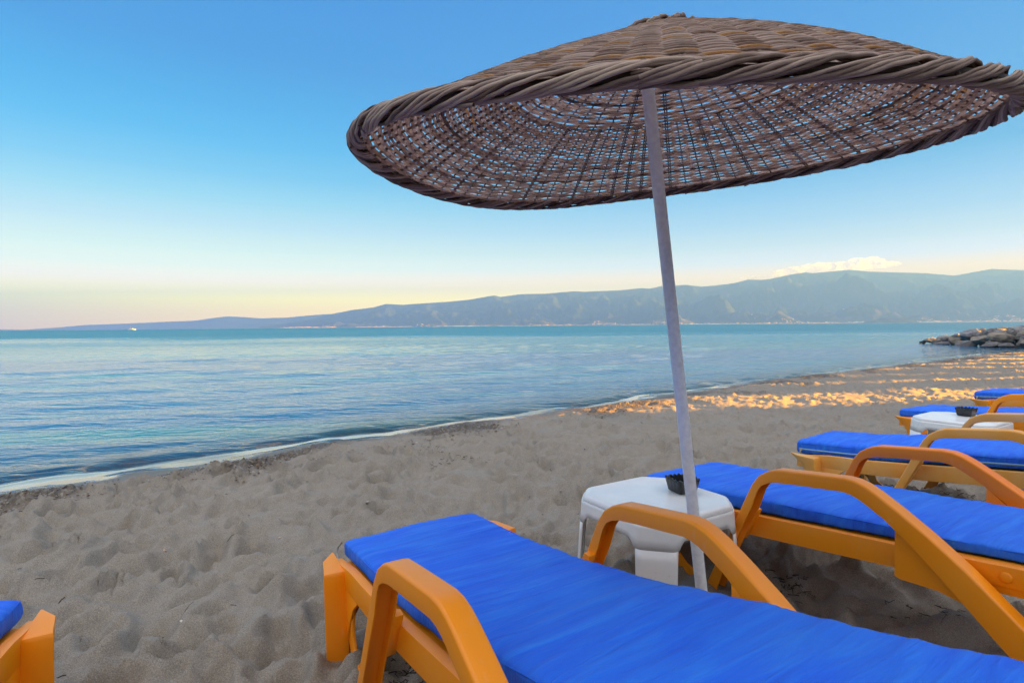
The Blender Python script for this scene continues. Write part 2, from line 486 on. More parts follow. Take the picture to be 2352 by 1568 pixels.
# ------------------------------------------------------------------ shoreline
SHORE = np.array([(-400, -262), (-60, -33.5), (-20, -5.6), (-8, 2.75), (-4.87, 4.95), (-3.3, 6.15), (-1.6, 7.72), (1.4, 9.95), (5.8, 13.6), (11.6, 17.6),
                  (25.5, 27.2), (34, 31.2), (60, 40), (400, 140)], float)
def shore_s(X, Y):
    """signed distance from the water's edge, positive offshore"""
    best = np.full(X.shape, 1e9); sgn = np.ones(X.shape)
    for a, b in zip(SHORE[:-1], SHORE[1:]):
        d = b - a; L2 = d @ d
        t = np.clip(((X - a[0]) * d[0] + (Y - a[1]) * d[1]) / L2, 0, 1)
        dx, dy = X - a[0] - t * d[0], Y - a[1] - t * d[1]
        q = np.hypot(dx, dy)
        cr = d[0] * dy - d[1] * dx
        m = q < best
        best = np.where(m, q, best); sgn = np.where(m, np.sign(cr), sgn)
    return best * sgn
SEA_Z = -0.22

# ------------------------------------------------------------------ sand
def wedge(y0, y1, nr, nc, k, off, far_cols, far_x):
    g = np.linspace(0, 1, nr)
    c0 = 3.2
    Y = (y0 + c0) * ((y1 + c0) / (y0 + c0)) ** g - c0
    u = np.linspace(-1, 1, nc)
    half = k * (Y + off)
    X = half[:, None] * u[None, :]
    ext = np.geomspace(1.02, far_x, far_cols)
    XL = -half[:, None] * ext[::-1][None, :]; XR = half[:, None] * ext[None, :]
    X = np.concatenate([XL, X, XR], 1)
    return X, np.repeat(Y[:, None], X.shape[1], 1)

def sand_base(X, Y):
    s = shore_s(X, Y) + .22 * fbm(X * .55, Y * .55, 3) * 1.0
    z = np.where(s < 0, SEA_Z * sstep(-1.7, 0.0, s) ** 1.0, SEA_Z - .10 * np.minimum(s, 22))
    return s, z

def build_sand():
    X, Y = wedge(-2.6, 62, 820, 860, 1.12, 3.4, 16, 14)
    nr, nc = X.shape
    s, z = sand_base(X, Y)
    dry = sstep(-.75, -1.7, s)
    # trampled relief
    wx = X + .35 * fbm(X * 1.1, Y * 1.1, 2); wy = Y + .35 * fbm(X * 1.1 + 40, Y * 1.1 + 9, 2)
    rel = .045 * fbm(wx * .9, wy * 1.5, 3) + .066 * (ridged(wx * 1.9 + 3, wy * 3.6, 2) - .72)
    rel += .038 * (ridged(wx * 4.2 + 8, wy * 7.4, 2) - .7) + .020 * (ridged(wx * 8.3, wy * 13, 2) - .7) + .010 * fbm(wx * 6.3, wy * 8.0, 3)
    rel += .004 * fbm(X * 17, Y * 20, 2)
    # foot prints
    Yr = Y[:, 0]
    fp = np.zeros_like(z)
    n_fp = 9500
    r2 = np.random.default_rng(3)
    fy = -1.5 + 34 * r2.random(n_fp) ** 1.7
    fx = (r2.random(n_fp) * 2 - 1) * (1.15 * (fy + 3.4))
    for cx, cyy in zip(fx, fy):
        L = r2.uniform(.055, .135); Wd = L * r2.uniform(.45, .75); a = r2.uniform(0, math.pi) if r2.random() < .4 else r2.normal(.65, .5)
        dep = r2.uniform(.016, .046)
        rad = L * 2.4
        i0, i1 = np.searchsorted(Yr, cyy - rad), np.searchsorted(Yr, cyy + rad)
        if i1 - i0 < 2: continue
        j0, j1 = np.searchsorted(X[(i0 + i1) // 2], cx - rad * 1.2), np.searchsorted(X[(i0 + i1) // 2], cx + rad * 1.2)
        if j1 - j0 < 2: continue
        dx, dy = X[i0:i1, j0:j1] - cx, Y[i0:i1, j0:j1] - cyy
        p, q = (dx * math.cos(a) + dy * math.sin(a)) / L, (-dx * math.sin(a) + dy * math.cos(a)) / Wd
        d = np.sqrt(p * p + q * q)
        fp[i0:i1, j0:j1] += dep * (-np.exp(-(d * 1.05) ** 4) + .55 * np.exp(-((d - 1.45) / .42) ** 2))
    rel += np.clip(fp, -.085, .06)
    # smoother broad dunes between the sun beds
    z = z + dry * rel * (1.22 - .42 * sstep(5.2, 8.0, Y + .25 * np.abs(X)))     # less trampled farther along
    z = z + (1 - dry) * .010 * fbm(X * 2.2, Y * 2.2, 3) * sstep(.1, -.6, s)
    for (lx, ly, amp, rad) in MOUNDS:
        z += amp * np.exp(-((X - lx) ** 2 + (Y - ly) ** 2) / rad ** 2)
    pn = fbm(X * .9 + 5, Y * .9, 3)
    peb = sstep(-.80, -.98, s + .2 * pn) * sstep(-1.95, -1.35, s + .45 * pn) * sstep(-.15, .3, pn + .2)
    wet = sstep(-1.55, -.95, s + .18 * pn)
    film = sstep(-.55, -.34, s + .16 * fbm(X * 1.7, Y * 1.7, 3)) * (.55 + .45 * sstep(-.35, .25, fbm(X * .8 + 4, Y * .8, 3)))
    z = z + peb * (.012 * np.abs(fbm(X * 22, Y * 22, 2)))
    V = np.stack([X, Y, z], -1).reshape(-1, 3)
    me = big_mesh('sand', V, grid_quads(nr, nc))
    attr(me, 'wet', np.maximum(wet, peb * .55)); attr(me, 'film', film * (1 - peb)); attr(me, 'pebble', peb)
    o = link('sand_beach', me, M_SAND, smooth=180)
    tag(o, kind='structure')
    return X, Y, z
def build_inland():
    xs = np.linspace(-150, 260, 160); ys = np.linspace(-120, -2.35, 60)
    X, Y = np.meshgrid(xs, ys)
    s, z = sand_base(X, Y)
    z = z - .09 + .05 * fbm(X * .3, Y * .3, 3)
    me = big_mesh('inland_sand', np.stack([X, Y, z], -1).reshape(-1, 3), grid_quads(*X.shape))
    for k in ('film', 'pebble'): attr(me, k, np.zeros(X.size))
    attr(me, 'wet', sstep(-1.2, -.8, s))
    tag(link('inland_sand', me, M_SAND, smooth=180), kind='structure')
MOUNDS = [(-.33, 2.06, .05, .13), (1.30, 2.95, .03, .2), (.72, 1.98, .02, .12), (.45, 2.55, .02, .15)]
SX, SY, SZ = build_sand()
build_inland()
def ground(x, y):
    i = min(max(np.searchsorted(SY[:, 0], y), 0), SY.shape[0] - 1)
    j = min(max(np.searchsorted(SX[i], x), 0), SX.shape[1] - 1)
    return float(SZ[i, j])

# ------------------------------------------------------------------ sea
def build_sea():
    X1, Y1 = wedge(-2.4, 18000, 560, 420, 1.25, 5.5, 8, 3.0)
    nr, nc = X1.shape
    s = shore_s(X1, Y1)
    z = np.full_like(X1, SEA_Z)
    near = sstep(160, 30, Y1)
    amp = .35 + .65 * sstep(0, 8, s)
    for k, (lam, ang, a) in enumerate([(2.6, 118, .016), (1.5, 132, .012), (1.05, 106, .008), (3.9, 141, .014), (.75, 124, .0045)]):
        c_, s_ = math.cos(R(ang)), math.sin(R(ang))
        ph = 2.2 * fbm(X1 * .09 + k * 9, Y1 * .09 - k * 5, 2)
        env = .45 + .9 * np.clip(.5 + fbm(X1 * .07 + 31 * k, Y1 * .16 + 7 * k, 2), 0, 1.4)
        z += near * amp * a * env * np.sin((X1 * c_ + Y1 * s_) * 2 * np.pi / lam + ph) * (1 if lam > 1 else sstep(22, 6, Y1))
    # little breaking wavelet along the edge
    sw = s + .22 * fbm(X1 * .55, Y1 * .55, 3) - .28 + .16 * fbm(X1 * .35, Y1 * .35, 2)
    lip = np.where(sw < 0, np.exp(-(sw / .10) ** 2), np.exp(-(sw / .42) ** 2))
    z += lip * .055 * (.6 + .5 * fbm(X1 * .8, Y1 * .8 + 3, 2)) * sstep(60, 20, Y1)
    z -= .05 * sstep(-.1, -.5, sw)          # slides under the sand
    ruf = sstep(20, 120, Y1 + 22 * fbm(X1 * .02, Y1 * .05, 3)) * .85 + .25 * sstep(150, 900, Y1)
    ruf += .10 * np.clip(fbm(X1 * .06 + 9, Y1 * .22, 3), 0, 1) * sstep(10, 20, Y1)
    depth = .10 * np.clip(s, 0, 30)
    me = big_mesh('sea', np.stack([X1, Y1, z], -1).reshape(-1, 3), grid_quads(nr, nc))
    attr(me, 'shallow', np.exp(-depth * 9.0)); attr(me, 'ruffle', np.clip(ruf, 0, 1.2))
    tag(link('sea', me, M_WATER, smooth=180), kind='structure')
build_sea()

# ------------------------------------------------------------------ hills across the bay
def skyline(pts):
    x = np.array([p[0] for p in pts], float); y = np.array([p[1] for p in pts], float)
    return lambda q: np.interp(q, x, y)
FRONT = [(560, 752), (640, 745), (700, 736), (763, 721), (809, 712), (859, 706), (888, 698), (926, 700), (988, 695.5), (1030, 693), (1080, 688), (1125, 680),
         (1138, 678.5), (1150, 682), (1197, 675.5), (1251, 674.7), (1318, 669), (1345, 670), (1426, 666.5), (1476, 661.7), (1492, 663), (1517, 657.5),
         (1575, 654.3), (1612, 658.5), (1661, 654), (1687, 650), (1721, 642), (1747, 643), (1770, 641), (1781, 638), (1819, 630.5), (1849, 625.5),
         (1867, 627.5), (1950, 620), (1995, 624), (2055, 625.8), (2126, 627.7), (2190, 633.5), (2242, 624), (2276, 618), (2352, 621), (2460, 628), (2700, 640)]
BACK = [(-300, 752), (60, 757), (130, 752), (200, 746), (300, 742.5), (400, 738), (450, 736), (500, 729), (525, 726.5), (560, 728), (600, 731), (663, 729), (693, 726), (740, 722), (860, 716), (1000, 712), (1200, 715)]
def build_hills(name, pts, x0, x1, nc, yc, yk, seed, amp):
    prof = skyline(pts)
    px = np.linspace(x0, x1, nc)
    tan = (px - 1176) / F
    yh = 759 - .0089 * px
    rows = []
    vv = np.concatenate([[-.02], np.linspace(0, 1, 130), np.linspace(1.06, 1.7, 10)])
    Yc = yc(px); Yk = yk(px)
    crest = np.maximum((yh - prof(px)), 0) / F * Yk
    for v in vv:
        Yv = Yc + (Yk - Yc) * v
        Xv = tan * Yv
        vc = min(max(v, 0), 1)
        base = (.22 * vc + .78 * vc ** 1.75)
        nx, ny = Xv / 1000 + seed, Yv / 3400 + .6 * fbm(Xv / 2600 + seed, Yv / 2600, 2)
        Ym = Yv - Yc.mean()
        r1 = ridged((Xv * .80 + Ym * .62) / 1500 + seed, (-Xv * .62 + Ym * .80) / 3000 + seed, 5)
        r2_ = ridged((Xv * .90 - Ym * .45) / 1150 + seed * 2, (Xv * .45 + Ym * .90) / 2500 - seed, 5)
        rg = .58 * r1 + .42 * r2_ - .68
        det = fbm(Xv / 620 + seed, Yv / 900, 4)
        env = (4 * vc * (1 - vc)) ** .8 * np.clip(crest / 900, .1, 1.2)
        z = crest * base + env * (amp * rg * 1.9 + amp * .42 * det)
        z = np.minimum(np.maximum(z, 3 + 40 * vc), crest * Yv / Yk * (.985 if v < 1 else 1) + .5) if v <= 1 else crest * max(0, 1 - (v - 1) * 1.6)
        if v < 0: z = np.full_like(Xv, -1.5)
        rows.append(np.stack([Xv, Yv, z], -1))
    V = np.stack(rows)
    me = big_mesh(name, V.reshape(-1, 3), grid_quads(len(vv), nc))
    attr(me, 'low', np.repeat(np.clip(1 - vv / .38, 0, 1)[:, None], nc, 1))
    o = link(name, me, M_HILL, smooth=180)
    tag(o, kind='structure')
    return V, px
HV, HPX = build_hills('hills', FRONT, 600, 2700, 900, lambda x: np.interp(x, [600, 1100, 1600, 2700], [10500, 9000, 8300, 7800]),
                      lambda x: np.interp(x, [600, 1100, 1600, 2700], [12500, 12800, 13000, 13500]), 3.3, 470)
build_hills('far_hills', BACK, -300, 1200, 420, lambda x: 13600 + 0 * x, lambda x: 15400 + 0 * x, 8.1, 170)

def low_hill():
    r0 = ray(2045, 735); Yd = 7700.0
    n, k = 40, 14
    V = []
    for i in range(k):
        for j in range(n):
            a = 2 * math.pi * j / n; rr = i / (k - 1)
            h = 82 * (1 - rr ** 1.6) * (.85 + .3 * float(gnoise(np.array(math.cos(a) * rr * 3 + 5), np.array(math.sin(a) * rr * 3))))
            V.append((r0.x / r0.y * Yd + 400 * rr * math.cos(a), Yd + 260 * rr * math.sin(a), h - 2))
    me = big_mesh('low_hill', np.array(V), grid_quads(k, n, True))
    attr(me, 'low', np.full(len(V), .4))
    tag(link('headland', me, M_HILL, smooth=180), kind='structure')
low_hill()

def build_town():
    bm_v, bm_q = [], []
    off = 0
    r = np.random.default_rng(21)
    spans = [(660, 775, 170, .10), (640, 770, 60, .03), (820, 935, 150, .03), (935, 1250, 180, .02), (1250, 1760, 420, .035), (1040, 1100, 50, .16), (1760, 2060, 200, .025), (2060, 2352, 330, .03),
             (1880, 2000, 60, .07), (1480, 1900, 90, .12), (2352, 2500, 120, .03)]
    for x0, x1, n, vmax in spans:
        for _ in range(n):
            px = r.uniform(x0, x1); v = abs(r.normal(0, vmax)) + .002
            j = int(np.clip(np.interp(px, HPX, np.arange(len(HPX))), 0, len(HPX) - 1)); i = int(1 + v * 129)
            P = HV[min(i, 120), j] + np.array([r.uniform(-15, 15), r.uniform(-15, 15), 0])
            w, d, h = r.uniform(7, 20), r.uniform(8, 16), r.uniform(4, 10)
            if r.random() < .04: w, h = w * 1.6, h * 2.2
            z0 = P[2] - 4
            c = [(-w, -d), (w, -d), (w, d), (-w, d)]
            V = [(P[0] + a / 2, P[1] + b / 2, z0) for a, b in c] + [(P[0] + a / 2, P[1] + b / 2, z0 + h + 2) for a, b in c]
            bm_v += V
            bm_q += [[off + k for k in q] for q in ((0, 1, 5, 4), (1, 2, 6, 5), (2, 3, 7, 6), (3, 0, 4, 7), (4, 5, 6, 7))]
            off += 8
    me = big_mesh('coastal_town', np.array(bm_v), np.array(bm_q))
    m = plain('whitewashed_houses', (.56, .48, .40), .8, 0, .02, 0)
    tag(link('coastal_town', me, m), 'tiny pale houses strung along the far shore', 'town', kind='stuff')
build_town()

# motor yacht far out
def build_boat():
    r = ray(303, 757.6); D = 1050.0
    t = empty('motor_yacht', (r.x / r.y * D, D, SEA_Z), R(4))
    tag(t, 'tiny white motor yacht far out near the left horizon', 'boat')
    mw = plain('white_gelcoat', (.8, .8, .78), .4)
    md = plain('dark_cabin_glass', (.03, .04, .05), .15)
    bm = bmesh.new()
    st = [(-7, 1.6, 0), (-6.8, 2.0, .5), (0, 2.2, .6), (4, 1.6, .9), (7.5, .05, 1.3)]
    rows = []
    for x, w, sh in st:
        rows.append([bm.verts.new(p) for p in ((x, -w, 1.1 + sh), (x, -w * .7, -.3), (x, w * .7, -.3), (x, w, 1.1 + sh))])
    for a, b in zip(rows[:-1], rows[1:]):
        for k in range(4):
            bm.faces.new([a[k], a[(k + 1) % 4], b[(k + 1) % 4], b[k]])
    bm.faces.new(rows[0]); bm.faces.new(rows[-1][::-1])
    link('hull', bm_mesh('hull', bm), mw, t)
    bm = bmesh.new(); add_poly(bm, [(-4.5, 1.6), (2.6, 1.8), (1.2, 3.2), (-4.2, 3.2)], -1.4, 1.4)
    link('cabin', bm_mesh('cabin', bm, .1), mw, t)
    bm = bmesh.new(); add_poly(bm, [(-3.6, 3.25), (.6, 3.25), (-.2, 3.9), (-3.4, 3.9)], -1.1, 1.1)
    link('windscreen', bm_mesh('windscreen', bm), md, t)
    V, Q = tubes([np.array([(-2.5, 0, 3.8), (-2.7, 0, 6.5)])], .08)
    link('mast', big_mesh('mast', V, Q), mw, t)
build_boat()

# ------------------------------------------------------------------ breakwater boulders
def boulder_mesh(seed):
    r = np.random.default_rng(seed)
    bm = bmesh.new()
    bmesh.ops.create_icosphere(bm, subdivisions=4, radius=1.0)
    P = np.array([v.co[:] for v in bm.verts])
    for _ in range(11):                       # flattened facets
        n = r.normal(size=3); n /= np.linalg.norm(n)
        d = r.uniform(.48, .84)
        k = P @ n
        P -= np.clip(k - d, 0, None)[:, None] * n * .97
    nn = gnoise(P[:, 0] * 2.1 + seed, P[:, 1] * 2.1 + P[:, 2] * 1.7) * .09 + gnoise(P[:, 0] * 5 + seed, P[:, 2] * 5 + P[:, 1] * 4) * .035
    P *= (1 + nn)[:, None]
    for v, p in zip(bm.verts, P): v.co = p
    me = bpy.data.meshes.new('boulder'); bm.to_mesh(me); bm.free()
    me.materials.append(M_ROCK); me.shade_smooth()
    return me
BM = [boulder_mesh(100 + k) for k in range(12)]
# region pixels: x, y, w, h, extra depth, label
BOULD = [
    (265, 503, 60, 34, 0, 'smallest dark stone poking out at the seaward tip of the breakwater'),
    (318, 500, 84, 52, 0.2, 'small pointed reddish stone beside the breakwater tip'),
    (505, 482, 300, 100, 1.0, 'long low dark boulder near the breakwater tip'),
    (585, 497, 190, 84, 0.2, 'tan wedge-shaped slab in front of the long dark boulder'),
    (745, 440, 240, 140, 1.2, 'grey boulder with a pointed crown above the flat wet slab'),
    (930, 402, 160, 70, 2.2, 'rust brown boulder peeking from behind the low seaward stones'),
    (740, 522, 330, 66, 0.2, 'flat wet dark slab at the waterline left of the round boulder'),
    (975, 470, 250, 180, 0.6, 'dark olive grey boulder leaning at the waterline'),
    (1080, 350, 160, 110, 2.6, 'brown boulder behind the left shoulder of the big blue grey one'),
    (1230, 380, 340, 210, 1.2, 'big rounded blue grey boulder in the middle of the breakwater'),
    (1210, 528, 400, 110, 0.2, 'broad brown wet rock below the big blue grey boulder'),
    (1410, 325, 190, 130, 2.4, 'mauve grey boulder right of the big blue grey one'),
    (1455, 465, 370, 170, 0.8, 'slanting slate grey boulder with a pale left edge'),
    (1580, 335, 240, 180, 2.0, 'lavender grey block standing upright in the pile'),
    (1790, 258, 160, 50, 4.2, 'sunlit yellow stone on top of the breakwater'),
    (1745, 310, 270, 110, 3.0, 'grey ledge of rock under the sunlit yellow stone'),
    (1865, 420, 460, 220, 1.0, 'largest buff grey boulder with an ochre stain on its top'),
    (1620, 562, 310, 100, 0.2, 'low brown wet rock right of the broad one at the waterline'),
    (1900, 560, 280, 100, 0.2, 'brown weed-stained rock under the largest buff boulder'),
    (2025, 262, 220, 76, 4.4, 'sunlit orange boulder crowning the right end of the breakwater'),
    (2120, 345, 170, 110, 2.6, 'grey boulder below the sunlit orange one at the frame edge'),
    (2140, 450, 190, 180, 1.2, 'grey boulder cut by the right edge of the picture'),
    (1990, 320, 260, 110, 3.2, 'blue grey boulder wedged behind the largest buff one'),
]
def build_boulders():
    r = random.Random(4)
    for k, (x, y, w, h, ex, lab) in enumerate(BOULD):
        px, py = 2082.4 + x * .125, 722.7 + y * .125
        basey = 722.7 + .125 * np.interp(x, [240, 1000, 1500, 2200], [521, 556, 592, 612])
        rr = ray(px, basey); D = (CAM_H - SEA_Z) / -rr.z * rr.y + ex
        d = ray(px, py); P = d * (D / d.y); P.z += CAM_H
        sx = w * .125 / F * D / 2 * 1.18; sz = h * .125 / F * D / 2 * 1.34
        o = bpy.data.objects.new('boulder', BM[k % len(BM)])
        COL.objects.link(o)
        o.location = P + Vector((0, sx * .35, 0))
        o.scale = (sx, max(sx * .8, sz), sz)
        o.rotation_euler = (r.uniform(-.12, .12), r.uniform(-.15, .15), r.uniform(-.3, .3))
        tag(o, lab, 'boulder', 'boulders of the breakwater')
    for k in range(12):                        # the pile goes on to the right of the picture
        x = 2300 + k * 95; rr = ray(2082 + x * .125, 800)
        D = (CAM_H - SEA_Z) / -rr.z * rr.y + r.uniform(0, 3.5)
        o = bpy.data.objects.new('boulder', BM[(k * 5 + 3) % len(BM)]); COL.objects.link(o)
        o.location = (rr.x / rr.y * D, D, r.uniform(0, .7)); o.scale = (r.uniform(.8, 1.5), r.uniform(.8, 1.3), r.uniform(.5, .9))
        o.rotation_euler = (r.uniform(-.3, .3), r.uniform(-.3, .3), r.uniform(0, 6))
        tag(o, 'grey boulder of the breakwater beyond the right edge of the picture', 'boulder', 'boulders of the breakwater')
    for k in range(22):                        # smaller stones wedged between them
        x = r.uniform(900, 2200); t_ = (x - 900) / 1300
        rr = ray(2082.4 + x * .125, 722.7 + .125 * np.interp(x, [240, 1000, 1500, 2200], [521, 556, 592, 612]))
        D = (CAM_H - SEA_Z) / -rr.z * rr.y + r.uniform(.6, 3.2)
        o = bpy.data.objects.new('boulder', BM[(k * 7 + 1) % len(BM)]); COL.objects.link(o)
        o.location = (rr.x / rr.y * D, D, r.uniform(-.15, .25 + .45 * t_)); q = r.uniform(.24, .46)
        o.scale = (q * 1.25, q, q * .85); o.rotation_euler = (r.uniform(-.5, .5), r.uniform(-.5, .5), r.uniform(0, 6))
        tag(o, 'small grey stone wedged between the larger boulders of the breakwater', 'stone', 'small stones of the breakwater')
build_boulders()

# ------------------------------------------------------------------ sun loungers
ARM_O = [(.495, -.08), (.601, .157), (.676, .321), (.725, .433), (.751, .490), (.776, .543), (.806, .585), (.845, .612), (.885, .628), (.96, .637), (1.06, .648), (1.155, .658),
         (1.192, .656), (1.227, .646), (1.264, .628), (1.335, .586), (1.424, .528), (1.53, .450), (1.66, .338), (1.85, .176), (2.08, -.02), (2.14, -.075)]
ARM_I = [(.565, -.08), (.661, .190), (.731, .345), (.775, .438), (.791, .485), (.804, .520), (.822, .546), (.850, .563), (.887, .574), (.96, .584), (1.06, .595), (1.150, .605),
         (1.178, .602), (1.205, .594), (1.235, .578), (1.290, .546), (1.370, .485), (1.475, .390), (1.60, .268), (1.78, .105), (1.98, -.07), (2.02, -.11)]
RAIL_T = [(.0, .302), (.10, .318), (.23, .338), (.45, .348), (.73, .376), (1.05, .413), (1.27, .436), (1.50, .457), (1.72, .482), (1.95, .505)]
RAIL_B = [(.0, .225), (.10, .236), (.23, .253), (.45, .258), (.73, .284), (1.05, .322), (1.27, .350), (1.50, .374), (1.72, .398), (1.95, .420)]
S_IN, S_OUT = .372, .437
def fn(pts):
    x = [p[0] for p in pts]; y = [p[1] for p in pts]
    return lambda t: float(np.interp(t, x, y))
_cache = {}
def cached(key, make):
    if key not in _cache: _cache[key] = make()
    return _cache[key]

def arm_mesh(side):
    bm = bmesh.new()
    a, b = sorted((side * S_IN, side * S_OUT))
    wl, dp = .0055, .80                          # moulded channel, open on the underside
    rows = []
    for (to, zo), (ti, zi) in zip(ARM_O, ARM_I):
        tc_, zc_ = ti + (to - ti) * dp, zi + (zo - zi) * dp
        rows.append([bm.verts.new(p) for p in ((to, a, zo), (to, b, zo), (ti, b, zi), (ti, b - wl, zi), (tc_, b - wl, zc_), (tc_, a + wl, zc_), (ti, a + wl, zi), (ti, a, zi))])
    for p, q in zip(rows[:-1], rows[1:]):
        for k in range(8):
            bm.faces.new([p[k], p[(k + 1) % 8], q[(k + 1) % 8], q[k]])
    for rw in (rows[0][::-1], rows[-1]):
        bm.faces.new([rw[0], rw[1], rw[4], rw[5]]); bm.faces.new([rw[1], rw[2], rw[3], rw[4]]); bm.faces.new([rw[0], rw[5], rw[6], rw[7]])
    rim = []
    for p, q in zip(rows[:-1], rows[1:]):
        for k in (0, 1):
            e = bm.edges.get((p[k], q[k]))
            if e: rim.append(e)
    bmesh.ops.recalc_face_normals(bm, faces=bm.faces)
    bmesh.ops.bevel(bm, geom=rim, offset=.009, segments=4, profile=.5, affect='EDGES')
    me = bm_mesh('armrest', bm, .002, 2, 50)
    me.name = 'armrest'
    bm = bmesh.new(); bm.from_mesh(me); bpy.data.meshes.remove(me)
    c, d = sorted((side * .345, side * .374))
    b2 = bmesh.new()
    add_poly(b2, [(1.316, .455), (1.40, .44), (1.52, .33), (1.44, .345), (1.33, .340), (1.316, .346)], c, d)
    m2 = bm_mesh('web', b2, .003, 2); bm.from_mesh(m2); bpy.data.meshes.remove(m2)
    c, d = sorted((side * .3725, side * .404))
    b2 = bmesh.new()
    add_poly(b2, [(1.312, .532), (1.372, .479), (1.477, .384), (1.535, .326), (1.44, .345), (1.33, .340), (1.312, .346)], c, d)
    m2 = bm_mesh('web', b2, .004, 2); bm.from_mesh(m2); bpy.data.meshes.remove(m2)
    c, d = sorted((side * .345, side * .376))
    b2 = bmesh.new()
    add_poly(b2, [(.665, .265), (.695, .265), (.758, .395), (.764, .415), (.735, .420), (.722, .395)], c, d)
    m2 = bm_mesh('web', b2, .004, 2); bm.from_mesh(m2); bpy.data.meshes.remove(m2)
    me = bpy.data.meshes.new('armrest'); bm.to_mesh(me); bm.free()
    return me
def rail_mesh(side):
    bm = bmesh.new()
    a, b = sorted((side * .316, side * .350))
    rt, rb = fn(RAIL_T), fn(RAIL_B)
    ts = np.linspace(0.02, 1.95, 40)
    add_strip(bm, [(t, rt(t)) for t in ts], [(t, rb(t)) for t in ts], a, b)
    return bm_mesh('side_rail', bm, .005, 2)
def foot_leg_mesh(side):
    bm = bmesh.new()
    lev = [(.318, -.035, .168, .424, .0), (.300, -.02, .172, .426, .0), (.265, .035, .176, .426, 0), (.20, .075, .180, .426, 0), (.10, .10, .186, .425, 0), (-.06, .12, .194, .424, 0)]
    rows = []
    for z, tf, tr, so, _ in lev:
        pts = [(tf, .338), (tf + (tr - tf) * .40, .398 if z > .28 else .392), (tr - .012, so - .004), (tr, so), (tr + .008, .342)]
        rows.append([bm.verts.new((t, side * s_, z)) for t, s_ in pts])
    for a, b in zip(rows[:-1], rows[1:]):
        for k in range(5):
            bm.faces.new([a[k], a[(k + 1) % 5], b[(k + 1) % 5], b[k]])
    bm.faces.new(rows[0]); bm.faces.new(rows[-1][::-1])
    me = bm_mesh('foot_leg', bm, .006, 2)
    b2 = bmesh.new()
    c, d = sorted((side * .336, side * .349))
    up = [(.17, .27), (.34, .268), (.272, .215), (.258, .13), (.282, .06), (.34, .015), (.43, -.01), (.55, .0)]
    lo = [(.15, .05), (.19, .10), (.20, .09), (.225, .06), (.255, .005), (.33, -.04), (.43, -.06), (.56, -.06)]
    add_strip(b2, up, lo, c, d)
    m2 = bm_mesh('flange', b2, .003, 2)
    bm = bmesh.new(); bm.from_mesh(me); bm.from_mesh(m2); bpy.data.meshes.remove(m2); bpy.data.meshes.remove(me)
    me = bpy.data.meshes.new('foot_leg'); bm.to_mesh(me); bm.free()
    return me
def slab_mesh(name, prof, t0, t1, thick, half):
    bm = bmesh.new()
    f = fn(prof); ts = np.linspace(t0, t1, 14)
    add_strip(bm, [(t, f(t) - .004) for t in ts], [(t, f(t) - .004 - thick) for t in ts], -half, half)
    return bm_mesh(name, bm, .004, 1)
def back_board_mesh(side, prof):
    bm = bmesh.new()
    f = fn(prof); ts = np.linspace(1.40, 1.96, 12)
    a, b = sorted((side * .302, side * .356))
    add_strip(bm, [(t, f(t) + .004) for t in ts], [(t, f(t) - .062) for t in ts], a, b)
    return bm_mesh('back_board', bm, .005, 2)
def mattress_mesh(top, bot, seed, half=.302, L=1.97):
    ft, fb = fn(top), fn(bot)
    nt_, na = 150, 64
    ts = np.concatenate([[0.0, .004, .012], np.linspace(.03, L - .03, nt_), [L - .012, L - .004, L]])
    V = np.zeros((len(ts), na, 3))
    th = np.linspace(0, 2 * np.pi, na, endpoint=False)
    for i, t in enumerate(ts):
        zt, zb = ft(t), fb(t)
        h = (zt - zb) / 2; zc = (zt + zb) / 2
        e = min(t, L - t)
        sh = 1.0 if e > .03 else (.80 + .2 * math.sqrt(max(0, 1 - (1 - e / .03) ** 2)))
        ex, ez = 14.0, 3.2                      # super-ellipse section
        c, s = np.cos(th), np.sin(th)
        r = (np.abs(c) ** ex + np.abs(s) ** ez) ** 0
        S = half * np.sign(c) * np.abs(c) ** (2 / 9.0) * (1 if sh == 1 else .985 + .015 * sh)
        Z = zc + h * sh * np.sign(s) * np.abs(s) ** (2 / 5.0)
        T = np.full(na, t)
        wr = .0045 * gnoise(np.full(na, t * 17 + seed) + S * 3.2, S * 2.4 + seed) + .0022 * gnoise(np.full(na, t * 46 + seed) + S * 7, S * 5.0 + 9) + .006 * gnoise(np.full(na, t * 2.4 + seed), S * 3 + 4)
        Z = Z + np.where(s > 0, wr, wr * .4)
        S = S + .004 * gnoise(np.full(na, t * 9 + seed), Z * 20) * np.sign(S)
        V[i] = np.stack([T, S, Z], -1)
    Q = grid_quads(len(ts), na, True)
    me = big_mesh('mattress', V.reshape(-1, 3), Q)
    bm = bmesh.new(); bm.from_mesh(me); bm.verts.ensure_lookup_table()
    bm.faces.new([bm.verts[k] for k in range(na)][::-1]); n0 = (len(ts) - 1) * na
    bm.faces.new([bm.verts[n0 + k] for k in range(na)])
    bmesh.ops.recalc_face_normals(bm, faces=bm.faces)
    bm.to_mesh(me); bm.free()
    return me
def zip_mesh(top, bot, side, t0, t1):
    f = lambda t: fn(bot)(t) + .42 * (fn(top)(t) - fn(bot)(t))
    P = np.array([(t, side * .3045, f(t)) for t in np.linspace(t0, t1, 40)])
    V, Q = tubes([P], .0055, 6)
    return big_mesh('zip', V, Q)
BOT = [(0, .298), (.16, .306), (.34, .316), (.69, .364), (.97, .398), (1.27, .434), (1.60, .472), (1.97, .510)]
TOP_FLAT = [(0, .385), (.35, .410), (.70, .447), (.93, .464), (1.18, .486), (1.45, .503), (1.65, .525), (1.97, .560)]
BOT_UP = [(0, .290), (.16, .304), (.34, .315), (.69, .356), (.97, .390), (1.10, .410), (1.40, .473), (1.60, .517), (1.97, .600)]
